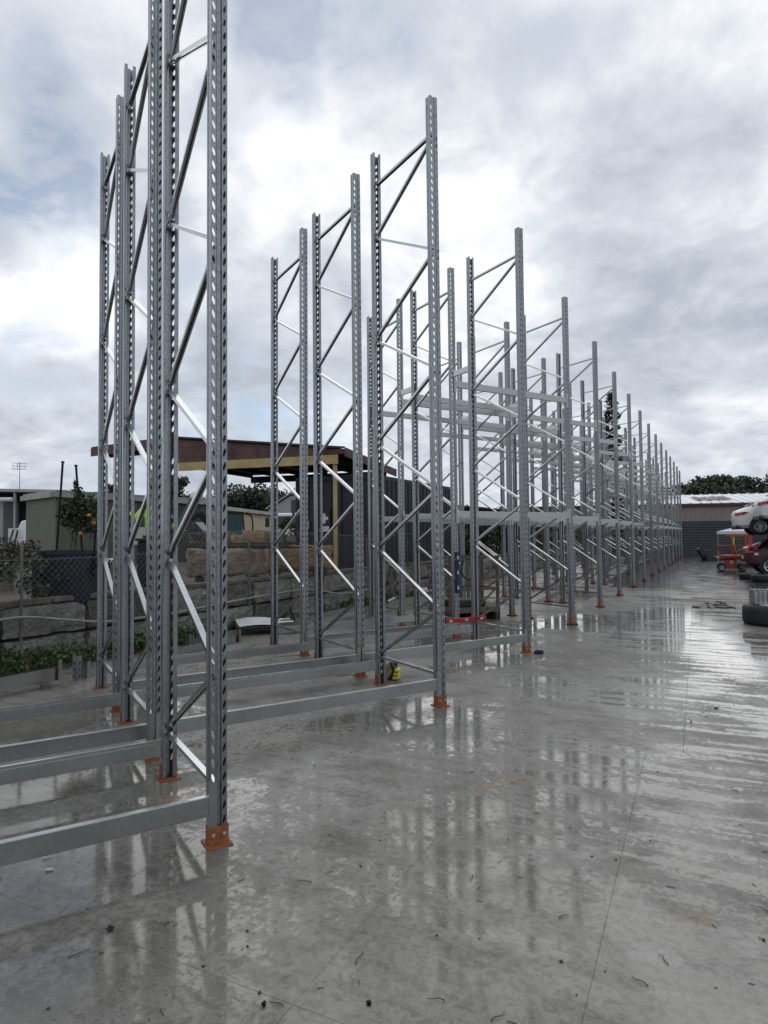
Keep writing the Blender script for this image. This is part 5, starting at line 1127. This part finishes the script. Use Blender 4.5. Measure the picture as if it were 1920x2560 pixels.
# steel stillage with dark base
def build_stillage():
    p = gnd(1205, 1556); t = thing('steel_stillage', 'rusty steel post stillage standing behind the third rack frame', 'stillage', (p.x-.10, p.y+.25, 0), R(18))
    mb = MB(); mb.box(-.55, .55, -.02, .75, .16, .26); mb.build('deck', 'rusty_steel', t)
    for x in (-.5, 0, .5): mb = MB(); mb.box(x-.05, x+.05, -.02, .75, 0, .155); mb.build('skid', 'dark_timber', t)
    for (x, y) in ((-.52, .02), (.52, .02), (.52, .71), (-.52, .71), (.1, .02)): mb = MB(); mb.bar((x, y, .26), (x, y, 1.28), .05, .05, (0, 1, 0)); mb.build('post', 'rusty_steel', t)
    for z in (.62, 1.25):
        mb = MB(); mb.bar((-.55, .02, z), (.55, .02, z), .05, .045); mb.bar((-.55, .71, z), (.55, .71, z), .05, .045); mb.bar((-.52, .04, z), (-.52, .69, z), .045, .045); mb.bar((.52, .04, z), (.52, .69, z), .045, .045); mb.build('rail', 'rusty_steel', t)
    mb = MB(); mb.bar((.1, .02, .28), (.52, .02, .66), .03, .03); mb.bar((.1, .02, .66), (.5, .02, 1.2), .03, .03); mb.build('brace', 'rusty_steel', t)
    mb = MB(); mb.tube(smooth_path([(-.25, -.03, 1.22), (-.3, -.06, .95), (-.15, -.07, .82), (-.02, -.05, .98), (.0, -.03, 1.22)]), .018, 6); o = mb.build('rope_loop', 'black_plastic', t, True)
    mb = MB(); mb.box(-.45, .3, .1, .65, .262, .40); o = mb.build('dark_crate', 'black_plastic', None, False, t.location, t.rotation_euler); bevel(o, .02); tag(o, 'low black crate on the deck of the rusty stillage', 'crate')
    # old gate panels and palings leaning behind
    for k, (px, py, w, h, m, lab) in enumerate(((1106, 1530, .52, 1.05, 'rusty_steel', 'rusty mesh gate leaning behind the second rack line'), (1170, 1520, .5, 1.1, 'weathered_timber', 'grey timber pallet standing on edge beside the stillage'))):
        q = gnd(px, py); t = thing(('mesh_gate', 'timber_pallet')[k], lab, ('gate', 'pallet')[k], (q.x, q.y+.15, 0), R(10)); t.rotation_euler = (R(-7), 0, R(10))
        n = 6
        for i in range(n): mb = MB(); x = -w/2 + w*i/(n-1); ww = .022 if k == 0 else .075; mb.box(x-ww/2, x+ww/2, 0, .02, .0, h); mb.build(('bar', 'slat')[k], m, t)
        for z in (.06, h/2, h-.06): mb = MB(); mb.box(-w/2-.04, w/2+.04, .0205, .05 if k else .04, z-.035, z+.035); mb.build('cross_rail', m, t)
    # pvc pipes
    for k, (x0, y0, x1, y1, r) in enumerate(((962, 1484, 1085, 1474, .085), (968, 1500, 1010, 1478, .035))):
        a = gnd(x0, y0+8); b = gnd(x1, y1+8); a.z = b.z = r; mb = MB(); M_ = None; d = (b-a).normalized()
        mb.tube([a, b], r, 18, False); mb.tube([a + d*.002, b - d*.002], r*.86, 18, False); o = mb.build('pvc_pipe', 'pvc', None, True); tag(o, ('wide pale plastic pipe lying in front of the container', 'thin pale plastic pipe lying under the wide one')[k], 'pipe', 'plastic pipes by the wall')
    # timber rubbish pile behind the racks
    g = random.Random(14)
    for k in range(9):
        s = 5.5 + k*.75; a = wl(s, g.uniform(.15, .5), .05); b = a + Vector((g.uniform(-.5, .5), g.uniform(.1, .6), g.uniform(.4, .95))); mb = MB(); mb.bar(a, b, .10, .03, (0, 1, 0)); tag(mb.build('leaning_board', 'weathered_timber'), f'grey board leaning on the block wall, {ORD[k+1]} from the carport', 'board', 'old boards leaning on the block wall')
    q = wl(9.4, -1.6); mb = rough_block(2.2, 1.4, .75, 91, .06, 8, 4, 4); o = mb.build('rubble_mound', 'sandstone_grey', None, True, (q.x, q.y, YZ-.06), (0, 0, WRZ)); tag(o, 'low grey stone mound on the raised yard behind the stillage', 'stone')
build_stillage()
def on_frame(i, j, y, z, x=0.0):
    p = lat(i, j); return p + U*x + V*y + Vector((0, 0, z))
def spirit_level(label, a, b, m, up):
    t = thing('spirit_level', label, 'spirit level', (0, 0, 0), 0, 'spirit levels left on the racks'); mb = MB(); mb.bar(a, b, .026, .062, up); o = mb.build('body', m, t); d = (Vector(b)-Vector(a)); bevel(o, .004)
    for f in (.12, .5, .88):
        c = Vector(a) + d*f; mb = MB(); mb.bar(c - d.normalized()*.03, c + d.normalized()*.03, .030, .030, up); mb.build('vial', 'white_dull', t)
    for f in (0, 1):
        c = Vector(a) + d*f; e = d.normalized()*(.012 if f else -.012); mb = MB(); mb.bar(c, c+e, .028, .064, up); mb.build('end_cap', 'black_plastic', t)
a = at(1152, 1458, 10.40); b = at(1152, 1362, 10.40); p = lat(2, 1)
spirit_level('blue spirit level standing upright against a rack post', on_frame(2, 1, -.018, .75, .005), on_frame(2, 1, -.018, 1.40, .005), 'blue_level', tuple(U))
spirit_level('red spirit level lying across a low strut', on_frame(2, 0, DEP*.93, .375, -.62), on_frame(2, 0, DEP*.93, .375, .18), 'red_level', (0, 0, 1))
# tool bag behind the second frame
q = gnd(978, 1701); t = thing('tool_bag', 'yellow and black tool bag sitting behind the second front frame', 'tool bag', (q.x, q.y, 0), R(-15)); t.scale = (.8, .8, .8)
mb = MB(); mb.prism([(-.15, 0, 0), (.02, 0, 0), (.05, 0, .14), (-.02, 0, .25), (-.13, 0, .21)], (0, .18, 0)); o = mb.build('canvas', 'tan_canvas', t); bevel(o, .015, 2)
mb = MB(); mb.prism([(-.06, -.012, 0), (.045, -.012, 0), (.075, -.012, .15), (.0, -.012, .27), (-.03, -.012, .26), (.02, -.012, .14)], (0, .20, 0)); o = mb.build('strap_panel', 'black_plastic', t); bevel(o, .01)
for (z0, z1) in ((.015, .06), (.07, .115), (.125, .165)): mb = MB(); mb.box(.02+z0*.25, .105+z0*.1, -.03, .15, z0, z1); o = mb.build('pouch', 'yellow_tool', t); bevel(o, .014, 2)
mb = MB(); mb.bar((.07, .0, .22), (.09, .0, .27), .03, .04); mb.build('buckle', 'black_plastic', t)
# pale green clamp on the lower strut of the second middle frame
c = on_frame(1, 1, .12, .33, 0); mb = MB(); mb.bar(c + Vector((0, 0, -.09)), c + Vector((0, 0, .03)), .05, .05, tuple(U)); mb.bar(c + Vector((0, 0, .03)), c + U*.06 + Vector((0, 0, .05)), .04, .03); tag(mb.build('clamp', 'clamp_green'), 'pale green clamp gripping the lowest strut near a middle post', 'clamp')
# blue tape measure at the third front foot
q = lat(2, 0) + U*.02 - V*.13; t = thing('tape_measure', 'dark blue tape measure lying at the foot of the third front frame', 'tape measure', (q.x, q.y, .0), R(-8))
mb = MB(); mb.prism([(-.02, 0, 0), (.10, 0, 0), (.12, 0, .025), (.10, 0, .055), (.03, 0, .065), (-.02, 0, .04)], (0, .05, 0)); o = mb.build('case', 'blue_level', t); bevel(o, .012, 2)
mb = MB(); mb.bar((-.02, .025, .012), (-.07, .025, .008), .012, .004); mb.build('blade', 'yellow_tool', t)
# spanners beside the base plates
for k, (px, py, lab) in enumerate(((722, 1640, 'spanner lying beside the base plate of the second back frame'), (872, 1688, 'spanner lying beside the base plate of the second middle frame'))):
    q = gnd(px, py); mb = MB(); mb.bar((-.11, 0, .008), (.11, .02, .008), .018, .008); mb.lathe([(.012, 0), (.024, 0), (.024, .012), (.012, .012)], 10, Matrix.Translation((-.12, 0, .002)), True); mb.lathe([(.012, 0), (.024, 0), (.024, .012), (.012, .012)], 10, Matrix.Translation((.12, .02, .002)), True); tag(mb.build('spanner', 'bolt_steel', None, False, q, (0, 0, .3)), lab, 'spanner', 'spanners left on the concrete')

# ------------------------------------------------------------------ litter on the concrete
def build_litter():
    g = random.Random(17)
    # twigs and leaves: the ones that can be told apart
    tw = [(200, 2385, .16, .6), (240, 2330, .10, 2.0), (900, 2395, .16, 1.2), (700, 2380, .10, .7), (1180, 2195, .10, 1.1), (1060, 2310, .10, .9), (1835, 1975, .11, 1.8), (1860, 2095, .14, .2), (1905, 2275, .16, 2.2), (1270, 2425, .14, 2.2), (1410, 2292, .10, .4), (1570, 2520, .22, 2.5), (1600, 2455, .12, 2.2), (745, 2520, .20, 2.4), (690, 2510, .11, 2.8), (1015, 2510, .10, .3), (1090, 2500, .12, 2.9), (1205, 1980, .06, .2), (760, 2205, .14, 3.0), (1675, 1820, .12, 2.5), (420, 2310, .08, .9), (610, 2410, .10, 1.6), (1245, 2545, .12, .6), (1160, 2180, .08, .9), (1905, 2350, .06, 1.9), (480, 2450, .12, 2.6), (120, 2150, .10, .4), (40, 1985, .25, .3), (1660, 2400, .12, 1.7)]
    tw = [q for k_, q in enumerate(tw) if k_ % 2 == 0]; tw.sort()
    for k, (px, py, L, a) in enumerate(tw):
        q = gnd(px, py); mb = MB(); L *= .55; pts = smooth_path([(-L/2, 0, .004), (-L*.15, g.uniform(-.07, .07)*L, .006), (L*.2, g.uniform(-.1, .1)*L, .005), (L/2, g.uniform(-.12, .12)*L, .004)], 4)
        mb.tube(pts, .0022, 5, r2=.001); o = mb.build('twig', 'brown_litter', None, True, (q.x, q.y, 0), (0, 0, a)); tag(o, f'thin brown twig on the wet concrete, {ORD[k+1]} twig from the left', 'twig', 'twigs and leaves scattered on the concrete')
    dk = [(275, 2325, .05), (795, 1865, .02), (810, 2155, .018), (922, 2510, .028), (1790, 1772, .05), (1728, 1806, .025), (1773, 1852, .035), (1680, 1948, .02), (1705, 1950, .022), (1865, 2460, .022), (1478, 2295, .014), (660, 2515, .018), (1660, 2345, .02), (1590, 1975, .012), (1740, 1800, .014), (1750, 1830, .012), (490, 1975, .012), (1580, 2160, .012), (1360, 2065, .01), (1100, 1880, .01), (850, 2050, .01), (1590, 2057, .012), (770, 2055, .01)]
    dk = [q for k_, q in enumerate(dk) if k_ not in (6, 9, 1, 2, 7, 8, 10, 12, 13, 14, 15, 16, 17, 18, 19, 20, 21, 22)]; dk.sort()
    for k, (px, py, s) in enumerate(dk):
        q = gnd(px, py); s *= .55; o = rough_block(s*1.6, s, s*.55, 500+k, s*.18, 3, 2, 2).build('debris_lump', 'dark_litter', None, True, (q.x, q.y, 0), (0, 0, g.uniform(0, 3))); tag(o, f'small black lump on the wet concrete, {ORD[k+1]} lump from the left', 'debris', 'dark lumps scattered on the concrete')
    q = gnd(123, 2177); mb = MB(); mb.box(-.018, .018, -.006, .006, 0, .012); o = mb.build('cigarette_butt', 'white_chip', None, False, q, (0, 0, .2)); bevel(o, .004, 2); tag(o, 'tiny white butt on the concrete under the lowest beam', 'litter')
    # broken plastic strewn across the lane
    pos_ = sorted((g.choice((1735, 1760, 1775, 1790, 1800, 1820, 1835, 1850)) + g.uniform(-14, 14)) for _ in range(16))
    for k in range(16):
        px = pos_[k]; py = 1508 + g.uniform(-5, 10) + (px-1735)*.03; q = gnd(px, py); s = g.uniform(.02, .07)
        o = rough_block(s*3, s*1.4, s*.35, 600+k, s*.2, 4, 3, 2).build('broken_trim', 'dark_litter', None, False, (q.x, q.y, 0), (0, 0, g.uniform(0, 3))); tag(o, f'shard of broken black trim across the lane, {ORD[k+1]} shard from the left', 'debris', 'broken car trim strewn across the lane')
    # fine grit too small to count
    n = 220; mb = MB()
    for k in range(n):
        d = 1.9 + 9*g.random()**1.6; x = (g.uniform(-1, 1))*d*.62; s = g.uniform(.0025, .006); z = 0
        if g.random() < .45:
            a = g.uniform(0, 3.14); L = g.uniform(.005, .02); dx, dy = L*math.cos(a), L*math.sin(a); mb.bar((x-dx, d-dy, .002), (x+dx, d+dy, .0025), .002, .002)
        else: ubox(mb, (x, d, s*.4), s*2, s*1.4, s*.9, g.uniform(0, 3))
    tag(mb.build('grit', 'brown_litter'), 'fine grit and leaf scraps washed over the concrete', 'grit', kind='stuff')
build_litter()
